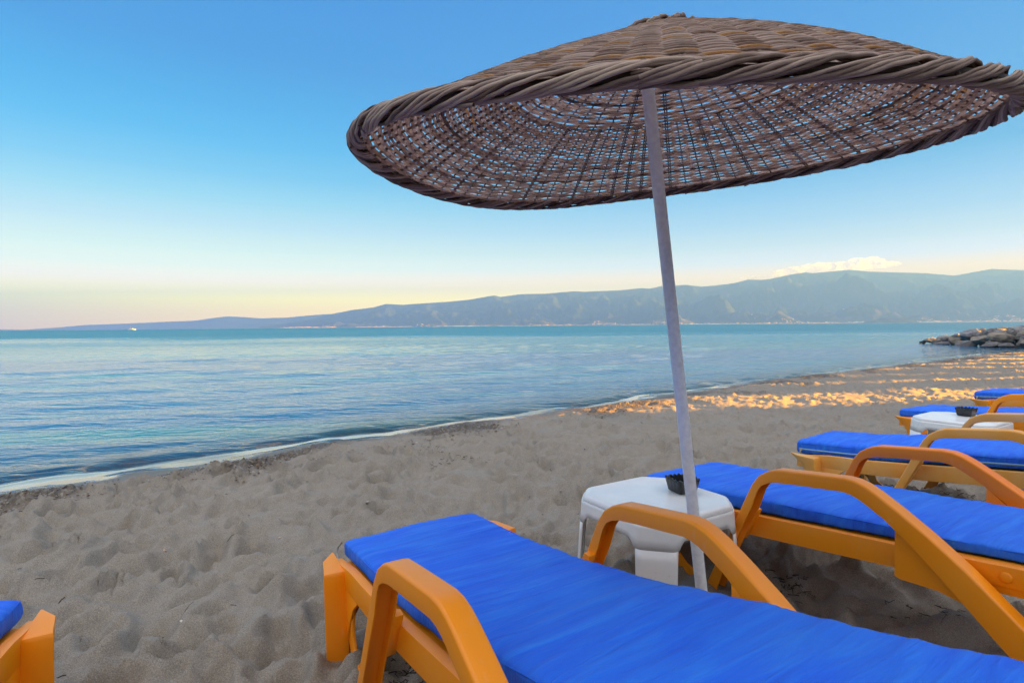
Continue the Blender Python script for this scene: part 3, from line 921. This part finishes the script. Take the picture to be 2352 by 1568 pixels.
TOP_UP = [(0, .374), (.41, .393), (.66, .416), (.80, .438), (.93, .463), (1.10, .490), (1.39, .553), (1.60, .598), (1.97, .680)]

def lounger(loc, th, label, frame=M_ORANGE, right_arm=None, raised=False, zip_side=0, pin=False, seed=0, lift=0.0):
    t = empty('sun_lounger', (loc[0], loc[1], 0), -th)
    tag(t, label, 'sun lounger', 'sun loungers in rows on the beach')
    top, bot = (TOP_UP, BOT_UP) if raised else (TOP_FLAT, BOT)
    key = 'up' if raised else 'flat'
    if lift:
        top = [(a, b + lift) for a, b in top]; key += str(lift)
    def add(name, k, make, m, parent=t, sm=40):
        new = k not in _cache
        me = cached(k, make)
        o = bpy.data.objects.new(name, me); COL.objects.link(o); o.parent = parent
        if new:
            me.shade_smooth(); me.set_sharp_from_angle(angle=R(sm)); me.materials.append(m)
        o.material_slots[0].link = 'OBJECT'; o.material_slots[0].material = m
        return o
    for s in (-1, 1):
        m_arm = right_arm if (s == 1 and right_arm) else frame
        ar = add('armrest', ('arm', s), lambda: arm_mesh(s), m_arm)
        if s == 1 and right_arm: ar['label'] = 'deeper orange armrest'
        rl = add('side_rail', ('rail', s), lambda: rail_mesh(s), frame)
        add('foot_leg', ('leg', s), lambda: foot_leg_mesh(s), frame)
        bb = add('back_board', ('bb', s, key), lambda: back_board_mesh(s, bot), frame)
        def bolt():
            bm = bmesh.new()
            z = fn(bot)(1.60) - .030
            bmesh.ops.create_cone(bm, cap_ends=True, segments=24, radius1=.017, radius2=.015, depth=.008,
                                  matrix=Matrix.Translation((1.60, s * .359, z)) @ Matrix.Rotation(-s * R(90), 4, 'X'))
            return bm_mesh('bolt', bm, .001, 1)
        add('bolt', ('bolt', s, key), bolt, frame, bb)
    add('seat', ('seat', key), lambda: slab_mesh('seat', bot, .03, 1.36, .022, .315), frame)
    add('backrest', ('back', key), lambda: slab_mesh('backrest', bot, 1.385, 1.95, .022, .300), frame)
    def bar():
        bm = bmesh.new(); add_box(bm, (.06, -.335, .20), (.10, .335, .285)); return bm_mesh('foot_bar', bm, .006, 2)
    add('foot_bar', 'bar', bar, frame)
    ma = add('mattress', ('mat', key, seed), lambda: mattress_mesh(top, bot, seed), M_BLUE, sm=60)
    def piping():
        ft, fb = fn(top), fn(bot)
        P = []
        for sd in (-1, 1):
            tt = np.linspace(.012, 1.955, 90)
            P.append(np.array([(t_, sd * .2990, fb(t_) + .78 * (ft(t_) - fb(t_)) + .0010 * math.sin(t_ * 40 + sd)) for t_ in tt]))
        P.append(np.array([(.0005, s_, fb(0) + .74 * (ft(0) - fb(0)) + .0008 * math.sin(s_ * 37)) for s_ in np.linspace(-.292, .292, 30)]))
        V, Q = tubes(P, .0026, 6); return big_mesh('piping', V, Q)
    add('piping', ('piping', key), piping, M_BLUE, ma, sm=180)
    if zip_side:
        zp = add('zip', ('zip', key, zip_side), lambda: zip_mesh(top, bot, zip_side, .02, 1.9), M_ZIP, ma)
        def pull():
            z = fn(bot)(.03) + .42 * (fn(top)(.03) - fn(bot)(.03))
            bm = bmesh.new()
            add_box(bm, (.018, zip_side * .308 - .004, z - .008), (.040, zip_side * .308 + .004, z + .008))
            add_box(bm, (.024, zip_side * .314 - .0015, z - .045), (.034, zip_side * .314 + .0015, z - .004))
            return bm_mesh('zip_pull', bm, .001, 1)
        add('zip_pull', ('pull', key, zip_side), pull, M_METAL, ma)
    if pin:
        def pinm():
            P = np.array([(.02, -.315, .365), (.004, -.326, .345), (.012, -.333, .322), (.035, -.335, .305)])
            V, Q = tubes([P], .0035, 6); return big_mesh('wire_pin', V, Q)
        add('wire_pin', 'pin', pinm, M_STRAP)
    return t

lounger((-.438, 2.352), .998, 'nearest orange sun lounger with blue mattress, its back slightly raised, filling the foreground', M_ORANGE, raised=True, pin=True, seed=1)
lounger((1.002, 3.211), 1.032, 'orange sun lounger behind the near white table, its far arm a deeper orange', M_ORANGE, right_arm=M_DEEP, seed=2)
lounger((2.262, 4.03), .921, 'paler faded orange sun lounger with a zip along its blue mattress', M_FADED, zip_side=-1, seed=3, lift=.02)
lounger((4.07, 5.47), 1.074, 'orange sun lounger behind the white table farther down the beach', M_ORANGE, seed=2)
lounger((5.76, 6.617), 1.02, 'sun lounger farther back at the right edge with a zip pull at its mattress corner', M_AMBER, zip_side=-1, seed=3, lift=.02)
lounger((7.30, 7.62), 1.02, 'farthest sun lounger, only its blue mattress corner showing at the right edge', M_AMBER, seed=2)
lounger((-1.848, 1.589), 1.129, 'sun lounger cut by the lower left corner, showing one orange leg and mattress tip', M_ORANGE, seed=4)

# ------------------------------------------------------------------ white tables and ashtrays
def table(x, y, rz, label, ztop=.44, half=.28, ch=.094):
    t = empty('side_table', (x, y, 0), rz)
    tag(t, label, 'table', 'white plastic side tables')
    def build():
        corners = []
        for k in range(4):
            a = k * math.pi / 2
            for s in (-1, 1):
                px, py = half, s * (half - ch)
                corners.append(np.array([math.cos(a) * px - math.sin(a) * py, math.sin(a) * px + math.cos(a) * py]))
        per, zb = [], []
        for k in range(8):
            a, b = corners[k], corners[(k + 1) % 8]
            if k % 2 == 0:                       # long side
                L = np.linalg.norm(b - a); n = 40
                for i in range(n):
                    q = i / n; e = min(q, 1 - q) * L
                    per.append(a + (b - a) * q)
                    zb.append(-.05 if e < .025 else ztop - .085 - .034 * max(0, 1 - (e - .025) / .036) ** 2.0)
            else:                                # chamfered corner = face of a leg
                for i in range(10):
                    per.append(a + (b - a) * i / 10); zb.append(-.05)
        per = np.array(per); zb = np.array(zb); n = len(per)
        # smooth the outline a little
        for _ in range(3): per = .5 * per + .25 * (np.roll(per, 1, 0) + np.roll(per, -1, 0))
        def ring(sc_, z): return np.concatenate([per * sc_, np.full((n, 1), z) if np.ndim(z) == 0 else z[:, None]], 1)
        # top
        rings = [ring(.5, ztop), ring(.86, ztop), ring(.885, ztop + .003), ring(.935, ztop + .003), ring(.965, ztop - .001), ring(.985, ztop - .008), ring(.995, ztop - .022)]
        me_t = big_mesh('table_top', np.concatenate(rings), grid_quads(len(rings), n, True))
        bmt = bmesh.new(); bmt.from_mesh(me_t); bmt.verts.ensure_lookup_table()
        bmt.faces.new([bmt.verts[i] for i in range(n)]); bmesh.ops.recalc_face_normals(bmt, faces=bmt.faces)
        if sum(f.normal.z for f in bmt.faces if len(f.verts) > 4) < 0: bmesh.ops.reverse_faces(bmt, faces=bmt.faces)
        bmt.to_mesh(me_t); bmt.free()
        # skirt
        zs = np.maximum(zb, ztop - .119)
        rs = [ring(.995, ztop - .022), ring(1.0, ztop - .035), ring(1.01, .5 * (ztop - .035 + zs)), ring(1.02, zs)]
        me_s = big_mesh('skirt', np.concatenate(rs), grid_quads(len(rs), n, True))
        legs = []
        leg = zb < 0
        for k in range(4):
            ang = math.pi / 4 + k * math.pi / 2
            d = per @ np.array([math.cos(ang), math.sin(ang)])
            idx = [i for i in range(n) if leg[i] and d[i] > half * .9]
            idx.sort(key=lambda i: math.atan2(per[i] @ np.array([-math.sin(ang), math.cos(ang)]), d[i]))
            lev = np.linspace(ztop - .119, -.05, 9)
            P = [np.concatenate([per[idx] * (1.02 + .08 * (1 - (z + .05) / (ztop - .069))), np.full((len(idx), 1), z)], 1) for z in lev]
            # legs taper towards the foot
            mid = [p[:, :2].mean(0) for p in P]
            tang = np.array([-math.sin(ang), math.cos(ang)])
            for j, p in enumerate(P):
                off = (p[:, :2] - mid[j]) @ tang
                p[:, :2] -= np.outer(off * .16 * j / 8, tang)
            legs.append(big_mesh('leg', np.concatenate(P), grid_quads(len(lev), len(idx))))
        return me_t, me_s, legs
    me_t, me_s, legs = cached(('table', ztop), build)
    def put(name, me):
        new = not len(me.materials)
        o = link(name, me, M_WHITE, t, 60 if new else None)
        so = o.modifiers.new('thickness', 'SOLIDIFY'); so.thickness = .006; so.offset = -1
        return o
    put('table_top', me_t); put('skirt', me_s)
    for l in legs: put('leg', l)
    return t
table(.655, 2.490, -1.029, 'white plastic side table between the two nearest sun loungers, beside the umbrella pole')
table(3.70, 4.47, -1.0, 'white plastic side table farther off between the faded lounger and the next one')

def ashtray(x, y, z, rz, label, s=1.0):
    def build():
        n = 96
        th = np.linspace(0, 2 * np.pi, n, endpoint=False)
        def sq(h, e=9): 
            r = h / (np.abs(np.cos(th)) ** e + np.abs(np.sin(th)) ** e) ** (1 / e)
            return np.stack([r * np.cos(th), r * np.sin(th)], -1)
        wave = .0042 * np.cos(th * 16)
        def ring(h, z_, wv=0): return np.concatenate([sq(h), (np.full(n, z_) + wv * wave)[:, None]], 1)
        rings = [ring(0, .0), ring(.043, .0), ring(.046, .003), ring(.055, .048, 0), ring(.057, .054, 1), ring(.056, .058, 1), ring(.050, .058, 1), ring(.048, .050, .6), ring(.042, .014), ring(0, .012)]
        return big_mesh('ashtray', np.concatenate(rings), grid_quads(len(rings), n, True))
    me = cached('ashtray', build)
    o = link('ashtray', me, M_BLACK, None, 50)
    o.location = (x, y, z); o.rotation_euler = (0, 0, rz); o.scale = (s, s, s)
    tag(o, label, 'ashtray', 'black ashtrays on the side tables')
ashtray(.800, 2.555, .4435, .35, 'black square ashtray with wavy rim on the near white table, half behind the pole', 1.08)
ashtray(3.82, 4.56, .4435, .5, 'black square ashtray with wavy rim on the farther white table', 1.1)

# ------------------------------------------------------------------ wicker beach umbrella
UV = [0.5061530471036231, 1.82079807494704, 1.770679933412686, -0.05416383507641781, -0.10772526789305732, 0.9516110438328934, 0.4444439629206656]
UK = [0.027500476483827835, 0.01844660324625961, 0.009599436200718113, 0.009035300232097808, 0.01580714451748688, 0.06555876401654584, 0.0023191064964744306, 0.0013013289632520094, -0.002602493345397604, -0.004989326368757117]
UC = np.array(UV[:3])
UA = np.array([UV[3], UV[4], 1.0]); UA /= np.linalg.norm(UA)
UU = np.cross(UA, [0, 1, 0]); UU /= np.linalg.norm(UU); UW = np.cross(UA, UU)
UR, UH = UV[5], UV[6]
def canopy(th, rho):
    """point of the canopy surface; th, rho arrays; rho 0 at the tip, 1 at the rim"""
    k = UK
    dz = k[0] * np.cos(2 * th) + k[1] * np.sin(2 * th) + k[2] * np.cos(3 * th) + k[3] * np.sin(3 * th) + k[6] * np.cos(4 * th) + k[7] * np.sin(4 * th)
    rr = 1 + k[4] * np.cos(2 * th) + k[5] * np.sin(2 * th) + k[8] * np.cos(3 * th) + k[9] * np.sin(3 * th)
    r = UR * (1 + (rr - 1) * rho) * rho
    h = UH * (1 - rho) + .045 * np.sin(np.pi * np.clip(rho, 0, 1)) * rho + dz * rho ** 2
    return UC + r[..., None] * (np.cos(th)[..., None] * UU + np.sin(th)[..., None] * UW) + h[..., None] * UA
def canopy_n(th, rho):
    e = 1e-3
    a = canopy(th + e, rho) - canopy(th - e, rho); b = canopy(th, rho + e) - canopy(th, rho - e)
    n = np.cross(b, a); n /= np.linalg.norm(n, axis=-1)[..., None] + 1e-12
    return np.where((n @ UA)[..., None] < 0, -n, n)

def build_umbrella():
    base = np.array([.717, 1.977, 0.0]); axis = np.array([-.131, -.087, .988]); axis /= np.linalg.norm(axis)
    t = empty('beach_umbrella', tuple(base))
    tag(t, 'woven wicker beach umbrella on a leaning white pole', 'beach umbrella')
    inv = -base
    # pole
    top = base + axis * 2.205
    P0 = base - axis * .25
    dl = (top - P0)
    pts = np.array([P0 + dl * q for q in np.linspace(0, 1, 24)]) + inv
    V, Q = tubes([pts], .0205, 24)
    link('pole', big_mesh('pole', V, Q), M_POLE, t, 60)
    r = np.random.default_rng(77)
    # woven strands
    V, Q, S, off = [], [], [], 0
    NS = 80
    rho0, rho1 = .105, .985
    slant = math.hypot(UR, UH)
    nring = int((rho1 - rho0) * slant / .0098)
    for i in range(nring):
        rho = rho0 + (rho1 - rho0) * (i + .5) / nring
        ns = 20 if rho < .24 else (40 if rho < .52 else NS)
        per = 4
        m = ns * per
        th = np.arange(m) / m * 2 * np.pi + (i * .37)
        th_idx = th * ns / (2 * np.pi)
        ph = np.cos(np.pi * th_idx + (np.pi if i % 2 else 0))
        amp = .0032 + .0008 * r.standard_normal()
        w = .0046 * (1 + .15 * r.standard_normal())
        # the real strands wander: slow drift and slack
        drift = .0038 * gnoise(th * 3 + i * .23, np.full(m, i * .31)) + .0022 * gnoise(th * 9 + 50, np.full(m, i * .9))
        rh = rho + (drift + .0012 * r.standard_normal()) / slant
        wv = w * (1 + .22 * gnoise(th * 6 + i * 1.7, np.full(m, 3.3)))
        thw = .0016
        lift = np.sign(ph) * np.abs(ph) ** .7 * amp + .0012 * gnoise(th * 11 + i * 2.3, np.full(m, 8.0))
        Nn = canopy_n(th, np.full(m, rho))
        tilt = .0012 * gnoise(th * 5 + i, np.full(m, 1.1))
        C1 = canopy(th, rh - wv / slant); C2 = canopy(th, rh + wv / slant)
        L = lift[:, None] * Nn
        sec = np.stack([C1 + L + (thw + tilt)[:, None] * Nn, C2 + L + (thw - tilt)[:, None] * Nn, C2 + L - (thw + tilt)[:, None] * Nn, C1 + L - (thw - tilt)[:, None] * Nn], 1)
        V.append(sec.reshape(-1, 3))
        q = grid_quads(m + 1, 4, True)
        q = np.where(q >= m * 4, q - m * 4, q)
        Q.append(q + off); off += m * 4
        # shade changes where one cane ends and the next is laid in
        cuts = np.sort(r.random(r.integers(4, 9))) * 2 * np.pi
        seg = np.searchsorted(cuts, (th % (2 * np.pi)))
        vals = np.clip(r.normal(.50, .20, len(cuts) + 1), .02, .98)
        vals[-1] = vals[0]
        sh = np.clip(vals[seg] + .10 * gnoise(th * 14 + i * 5.1, np.full(m, 2.0)), 0, 1)
        S.append(np.repeat(sh, 4))
    # radial sticks
    for j in range(NS):
        a = j / NS * 2 * np.pi
        st = .07 if j % 4 == 0 else (.24 if j % 2 == 0 else .52)
        rh = np.linspace(st, 1.0, 22)
        for dup in ((-1, 1) if r.random() < .22 else (0,)):
            th = np.full(22, a) + dup * .0042 / (rh * UR) + .004 * gnoise(rh * 3 + j, np.full(22, 5.0))
            P = canopy(th, rh)
            v, q = tubes([P], .0028 + .0008 * r.random(), 5)
            V.append(v); Q.append(q + off); off += len(v); S.append(np.full(len(v), r.uniform(.02, .16)))
    me = big_mesh('woven_canopy', np.concatenate(V) + inv, np.concatenate(Q))
    attr(me, 'shade', np.concatenate(S))
    link('woven_canopy', me, M_CANE, t)
    # braided border
    def braid(name, rho, rad, rod, turns, strands, rods, extra):
        V, Q, S, off = [], [], [], 0
        n = 640
        th = np.linspace(0, 2 * np.pi, n + 1)
        c = canopy(th, np.full(n + 1, rho)); nn = canopy_n(th, np.full(n + 1, rho))
        out = canopy(th, np.full(n + 1, rho + .01)) - c; out /= np.linalg.norm(out, axis=1)[:, None]
        for s in range(strands):
            for q_ in range(rods):
                nseg = 5
                for g in range(nseg):
                    a0, a1 = int(g * n / nseg), int((g + 1) * n / nseg)
                    k = slice(a0, min(a1 + 10, n) + 1)
                    tt = th[k]
                    phi = turns * tt + 2 * np.pi * s / strands
                    rr = rad * (1 + .10 * gnoise(tt * 6 + s * 3, np.full(len(tt), q_ * 1.7 + g)))
                    # rods lie side by side inside a strand
                    side = (q_ - (rods - 1) / 2) * rod * 1.75
                    ph2 = phi + side / rad * .9
                    P = c[k] + (rr * np.cos(ph2))[:, None] * out[k] * 1.05 + (rr * np.sin(ph2))[:, None] * nn[k]
                    P += (.003 * gnoise(tt * 20 + g * 7, np.full(len(tt), s * 2.2 + q_)))[:, None] * nn[k]
                    v, q = tubes([P], rod * r.uniform(.72, 1.18), 7)
                    V.append(v); Q.append(q + off); off += len(v)
                    S.append(np.clip(r.normal(.50, .27) + .22 * np.repeat(gnoise(tt * 9 + g * 5, np.full(len(tt), s * 3.3 + q_)), 7), 0, 1))
        core = c - .002 * nn
        v, q = tubes([core], rad * .55, 7); V.append(v); Q.append(q + off); off += len(v); S.append(np.full(len(v), .02))
        for P, rd in extra:
            v, q = tubes([P], rd, 6, taper=.6); V.append(v); Q.append(q + off); off += len(v); S.append(np.full(len(v), r.uniform(.2, .6)))
        me = big_mesh(name, np.concatenate(V) + inv, np.concatenate(Q))
        attr(me, 'shade', np.concatenate(S))
        return link(name, me, M_ROD, t, 180)
    extra = []
    for _ in range(26):                          # cut rod ends sticking out of the border
        a = r.uniform(0, 2 * np.pi)
        p = canopy(np.array([a]), np.array([.995]))[0]; n_ = canopy_n(np.array([a]), np.array([.995]))[0]
        tg = canopy(np.array([a + .01]), np.array([.995]))[0] - p; tg /= np.linalg.norm(tg)
        od = canopy(np.array([a]), np.array([1.01]))[0] - p; od /= np.linalg.norm(od)
        st = p + n_ * r.uniform(-.02, .02)
        d = tg * r.uniform(.7, 1) + od * r.uniform(-.4, .4) + n_ * r.uniform(-.35, .35)
        extra.append((np.array([st, st + d * .02, st + d * r.uniform(.035, .06)]), r.uniform(.003, .0055)))
    braid('braided_rim', .986, .0185, .0045, 13, 3, 4, extra)
    braid('crown_ring', .118, .011, .0056, 6, 2, 2, [])
build_umbrella()

# ------------------------------------------------------------------ things lying on the sand
def litter():
    r = np.random.default_rng(9)
    paths, rad = [], []
    for _ in range(300):
        y = .4 + 13 * r.random() ** 1.5; x = (r.random() * 2 - 1) * (1.05 * (y + 1.5))
        if shore_s(np.array(x), np.array(y)) > -1.2: continue
        L = r.uniform(.010, .050) * (1 if r.random() < .9 else 1.7); a = r.uniform(0, math.pi)
        P = []
        for q in (-.5, 0, .5):
            px, py = x + L * q * math.cos(a) + r.normal(0, .004), y + L * q * math.sin(a) + r.normal(0, .004)
            P.append((px, py, ground(px, py) + .003))
        paths.append(np.array(P)); rad.append(r.uniform(.0009, .0028))
    V, Q = tubes(paths, np.array(rad), 5)
    m = plain('dry_twigs', (.035, .022, .015), .9, 0, 40, .2, (.10, .06, .04))
    tag(link('twigs', big_mesh('twigs', V, Q), m), 'scattered dark twigs and straw lying on the dry sand', 'twigs', kind='stuff')
    # dark clumps of dried seaweed
    paths, rad = [], []
    for cx, cyy, n, sp in [(3.0, 3.35, 330, .16), (2.55, 3.6, 260, .14), (3.35, 3.15, 220, .14), (-.30, 1.95, 230, .09), (-.2, 1.75, 160, .10), (-.55, 5.0, 40, .15), (3.9, 2.9, 160, .14), (1.32, 2.55, 30, .05), (1.75, 2.25, 36, .06)]:
        for _ in range(n):
            x, y = cx + r.normal(0, sp), cyy + r.normal(0, sp); L = r.uniform(.012, .05); a = r.uniform(0, 6.3)
            P = [(x + L * (q - .5) * math.cos(a) + r.normal(0, .010), y + L * (q - .5) * math.sin(a) + r.normal(0, .008), ground(x, y) + .004 + .012 * r.random()) for q in (0, .35, .7, 1)]
            paths.append(np.array(P)); rad.append(r.uniform(.0008, .0022))
    V, Q = tubes(paths, np.array(rad), 4)
    m = plain('dry_seaweed', (.018, .014, .010), .95, 0, 40, .2, (.05, .04, .028))
    tag(link('dried_seaweed', big_mesh('dried_seaweed', V, Q), m), 'dark shreds of dried seaweed under and around the sun loungers', 'seaweed', kind='stuff')
    # pebbles along the tide line
    ico = bmesh.new(); bmesh.ops.create_icosphere(ico, subdivisions=1, radius=1.0)
    IV = np.array([v.co[:] for v in ico.verts]); IF = np.array([[v.index for v in f.verts] for f in ico.faces]); ico.free()
    V, Q, S, off = [], [], [], 0
    m_ = 400000
    ys = 3.5 + 26 * r.random(m_) ** 2.0; xs = r.uniform(-1.1, 1.1, m_) * (ys + 2)
    ss = shore_s(xs, ys); pn = fbm(xs * .9 + 5, ys * .9, 3)
    ok = ((ss > -1.95 - .45 * pn) & (ss < -.85 - .2 * pn) & ((pn > -.25) | (r.random(m_) < .1))) | ((r.random(m_) < .004) & (ss > -7) & (ss < -.3))
    idx = np.nonzero(ok)[0][:6500]
    for k in idx:
        x, y = float(xs[k]), float(ys[k])
        sz = r.uniform(.004, .0095) * (1 + .03 * y) * (2.0 if r.random() < .02 else 1)
        rot = r.uniform(0, 6.3); P = IV * np.array([1, r.uniform(.6, .9), r.uniform(.4, .6)]) * sz
        P = np.stack([P[:, 0] * math.cos(rot) - P[:, 1] * math.sin(rot), P[:, 0] * math.sin(rot) + P[:, 1] * math.cos(rot), P[:, 2]], -1)
        V.append(P + np.array([x, y, ground(x, y) + sz * .15])); Q.append(IF + off); off += len(IV); S.append(np.full(len(IV), r.random()))
    me = big_mesh('pebbles', np.concatenate(V), np.concatenate(Q)); attr(me, 'shade', np.concatenate(S))
    m = wicker('pebble_stone', [(.10, (.08, .062, .052)), (.35, (.17, .125, .09)), (.55, (.27, .20, .145)), (.7, (.17, .165, .165)), (.88, (.48, .43, .37))], .6)
    tag(link('pebbles', me, m, smooth=180), 'brown and grey pebbles strewn along the tide line', 'pebbles', kind='stuff')
    # a few shells and a scrap of plastic
    def shell(px, py, label, col, size, rz):
        q = ray(px, py); kk = -CAM_H / q.z; x, y = q.x * kk, q.y * kk
        for _ in range(3):
            kk = (ground(x, y) - CAM_H) / q.z; x, y = q.x * kk, q.y * kk
        V = []; nr_, nc_ = 8, 22
        for i in range(nr_):
            for j in range(nc_):
                a = -1.15 + 2.3 * j / (nc_ - 1); rr = size * (i / (nr_ - 1)) * (1 + .03 * math.cos(j * math.pi))
                V.append((rr * math.sin(a), rr * math.cos(a), size * .45 * math.sin(math.pi * (i + .3) / nr_) * math.cos(a * .9)))
        me = big_mesh('seashell', np.array(V), grid_quads(nr_, nc_))
        o = link('seashell', me, plain('shell_' + label.split()[0], col, .5), None, 180)
        so = o.modifiers.new('thickness', 'SOLIDIFY'); so.thickness = .002
        o.location = (x, y, ground(x, y) + .003); o.rotation_euler = (.3, .1, rz)
        tag(o, label, 'seashell', 'seashells on the sand')
    shell(376, 1270, 'orange seashell lying on the sand left of the nearest lounger', (.62, .36, .20), .017, .4)
    shell(422, 1468, 'cream seashell lying on the sand towards the lower left lounger', (.66, .58, .46), .014, 2.2)
    shell(645, 1263, 'tan seashell upright on a sand ridge nearer the foreground mattress', (.55, .42, .30), .013, 1.2)
    q = ray(1135, 1098); kk = -CAM_H / q.z; x, y = q.x * kk, q.y * kk
    P = np.array([(-.05, -.004, .004), (-.01, .0, .016), (.02, .0, .014), (.055, -.01, .005)])
    bm = bmesh.new()
    rows = [[bm.verts.new((p[0], p[1] + d, p[2] + e)) for d, e in ((-.004, 0), (.004, 0), (.004, .002), (-.004, .002))] for p in P]
    for a, b in zip(rows[:-1], rows[1:]):
        for k in range(4): bm.faces.new([a[k], a[(k + 1) % 4], b[(k + 1) % 4], b[k]])
    bm.faces.new(rows[0][::-1]); bm.faces.new(rows[-1])
    o = link('plastic_scrap', bm_mesh('plastic_scrap', bm), plain('lilac_plastic', (.62, .58, .72), .4), None)
    o.location = (x, y, ground(x, y) + .002)
    tag(o, 'bent lilac scrap of plastic on the sand above the foreground mattress', 'litter')
litter()

# ------------------------------------------------------------------ cypress screen behind the beach, to the right of the picture (it casts the shade)
def build_trees():
    mt = plain('cypress_bark', (.12, .085, .06), .9, 0, 14, .6)
    ml = plain('cypress_foliage', (.040, .070, .028), .8, 0, 8, .1, (.075, .105, .040))
    protos = []
    for s in range(3):
        r = np.random.default_rng(60 + s)
        n = 4200
        z = 8.4 * r.random(n) ** .9 + .5
        prof = 1.15 * np.sin(np.clip((z - .2) / 9.2, 0, 1) * np.pi) ** .55
        a = r.random(n) * 2 * np.pi; rad = prof * np.sqrt(r.random(n)) * (.85 + .3 * gnoise(a * 1.3 + s, z * .8))
        C = np.stack([rad * np.cos(a), rad * np.sin(a), z], -1)
        d1 = r.normal(size=(n, 3)); d1[:, 2] += 1.1; d1 /= np.linalg.norm(d1, axis=1)[:, None]
        d2 = np.cross(d1, r.normal(size=(n, 3))); d2 /= np.linalg.norm(d2, axis=1)[:, None]
        l, w = r.uniform(.16, .30, n)[:, None], r.uniform(.05, .10, n)[:, None]
        V = np.stack([C - d1 * l, C + d2 * w, C + d1 * l, C - d2 * w], 1).reshape(-1, 3)
        protos.append((big_mesh('crown', V, np.arange(n * 4).reshape(-1, 4)), n))
        protos[-1][0].materials.append(ml)
    V, Q = tubes([np.array([(0, 0, -.3), (.02, 0, 2), (0, .03, 5), (0, 0, 8)])], .14, 10, taper=.25)
    trunk = big_mesh('trunk', V, Q); trunk.materials.append(mt)
    r = random.Random(8)
    XT = 36.0
    # positions across the light: c = where the shadow falls on the beach (y at x = 0); gaps make the streaks
    cs = [(-26 + 1.35 * k, 1.0) for k in range(24)] + [(6.2, .75), (9.5, .78), (11.0, .62), (12.3, .60), (13.6, .56), (14.9, .48), (16.3, .55), (17.8, .50), (19.7, .6), (21.2, .95), (22.8, 1.0), (24.4, 1.0), (26.0, 1.0), (27.6, 1.0)]
    for k in range(44):                          # unseen hedge added behind the camera to block the low southern sky
        t = empty('cypress_tree', (-34 + 1.62 * k + r.uniform(-.3, .3), -13.5 + r.uniform(-.4, .4), 0), r.uniform(0, 6.3))
        t.scale = (1.0, 1.0, r.uniform(.50, .66))
        tag(t, 'clipped dark green cypress in the unseen hedge added behind the camera', 'tree', 'added sky-blocking cypress hedge behind the beach')
        for nm, me in (('crown', protos[k % 3][0]), ('trunk', trunk)):
            o = bpy.data.objects.new(nm, me); COL.objects.link(o); o.parent = t
    for k, (c, sz) in enumerate(cs):
        for row in range(2 if c < 7 or c > 19 else 1):
            X = XT + row * 2.2 + r.uniform(-.3, .3)
            Y = c + X * math.tan(R(90) - SUN_AZ) + row * .65
            t = empty('cypress_tree', (X, Y, 0), r.uniform(0, 6.3))
            t.scale = (sz, sz, r.uniform(1.38, 1.55))
            tag(t, 'dark green columnar cypress in the screen right of the beach', 'tree', 'cypress screen beside the beach')
            for nm, me in (('crown', protos[k % 3][0]), ('trunk', trunk)):
                o = bpy.data.objects.new(nm, me); COL.objects.link(o); o.parent = t
build_trees()

# ------------------------------------------------------------------ cloud over the ridge and the hazy air
def build_cloud():
    m = bpy.data.materials.new('cloud_vapour'); m.use_nodes = True
    nt = m.node_tree; nt.nodes.remove(nt.nodes['Principled BSDF'])
    pv = N(nt, 'ShaderNodeVolumePrincipled')
    pv.inputs['Color'].default_value = (.80, .92, 1.0, 1); pv.inputs['Anisotropy'].default_value = .72
    n = noise(nt, .0021, 6, .68)
    r = ramp(nt, n.outputs['Fac'], [(.49, (0, 0, 0)), (.74, (1, 1, 1))])
    nt.links.new(math_(nt, 'MULTIPLY', r.outputs[0], .0030), pv.inputs['Density'])
    nt.links.new(pv.outputs[0], nt.nodes['Material Output'].inputs['Volume'])
    D = 30500.0
    puffs = [(1800, 627, 26, 10), (1838, 620, 34, 11), (1880, 614, 36, 13), (1925, 613, 42, 13), (1968, 607, 34, 15), (2002, 604, 26, 15), (2036, 608, 26, 7), (1735, 637, 34, 4.5)]
    bm = bmesh.new()
    for px, py, w, h in puffs:
        d = ray(px, py)
        P = d * (D / d.y)
        bmesh.ops.create_icosphere(bm, subdivisions=3, radius=1.0, matrix=Matrix.Translation(P) @ Matrix.Diagonal((w / F * D, 900, h / F * D, 1)))
    me = bpy.data.meshes.new('cloud'); bm.to_mesh(me); bm.free()
    o = link('cloud', me, m)
    tag(o, 'long low pinkish white cloud trailing over the mountain ridge', 'cloud')
build_cloud()

def build_haze():
    m = bpy.data.materials.new('hazy_air'); m.use_nodes = True
    nt = m.node_tree; nt.nodes.remove(nt.nodes['Principled BSDF'])
    pv = N(nt, 'ShaderNodeVolumePrincipled')
    pv.inputs['Color'].default_value = (.098, .268, 1.0, 1)
    pv.inputs['Anisotropy'].default_value = .1
    pv.inputs['Density'].default_value = 9.0e-5
    nt.links.new(pv.outputs[0], nt.nodes['Material Output'].inputs['Volume'])
    bm = bmesh.new()
    add_box(bm, (-52000, -18000, -6), (52000, 18600, 1270))
    bmesh.ops.recalc_face_normals(bm, faces=bm.faces)
    me = bpy.data.meshes.new('haze'); bm.to_mesh(me); bm.free()
    o = link('haze', me, m)
    tag(o, 'pale evening haze over the bay', 'haze', kind='stuff')
build_haze()
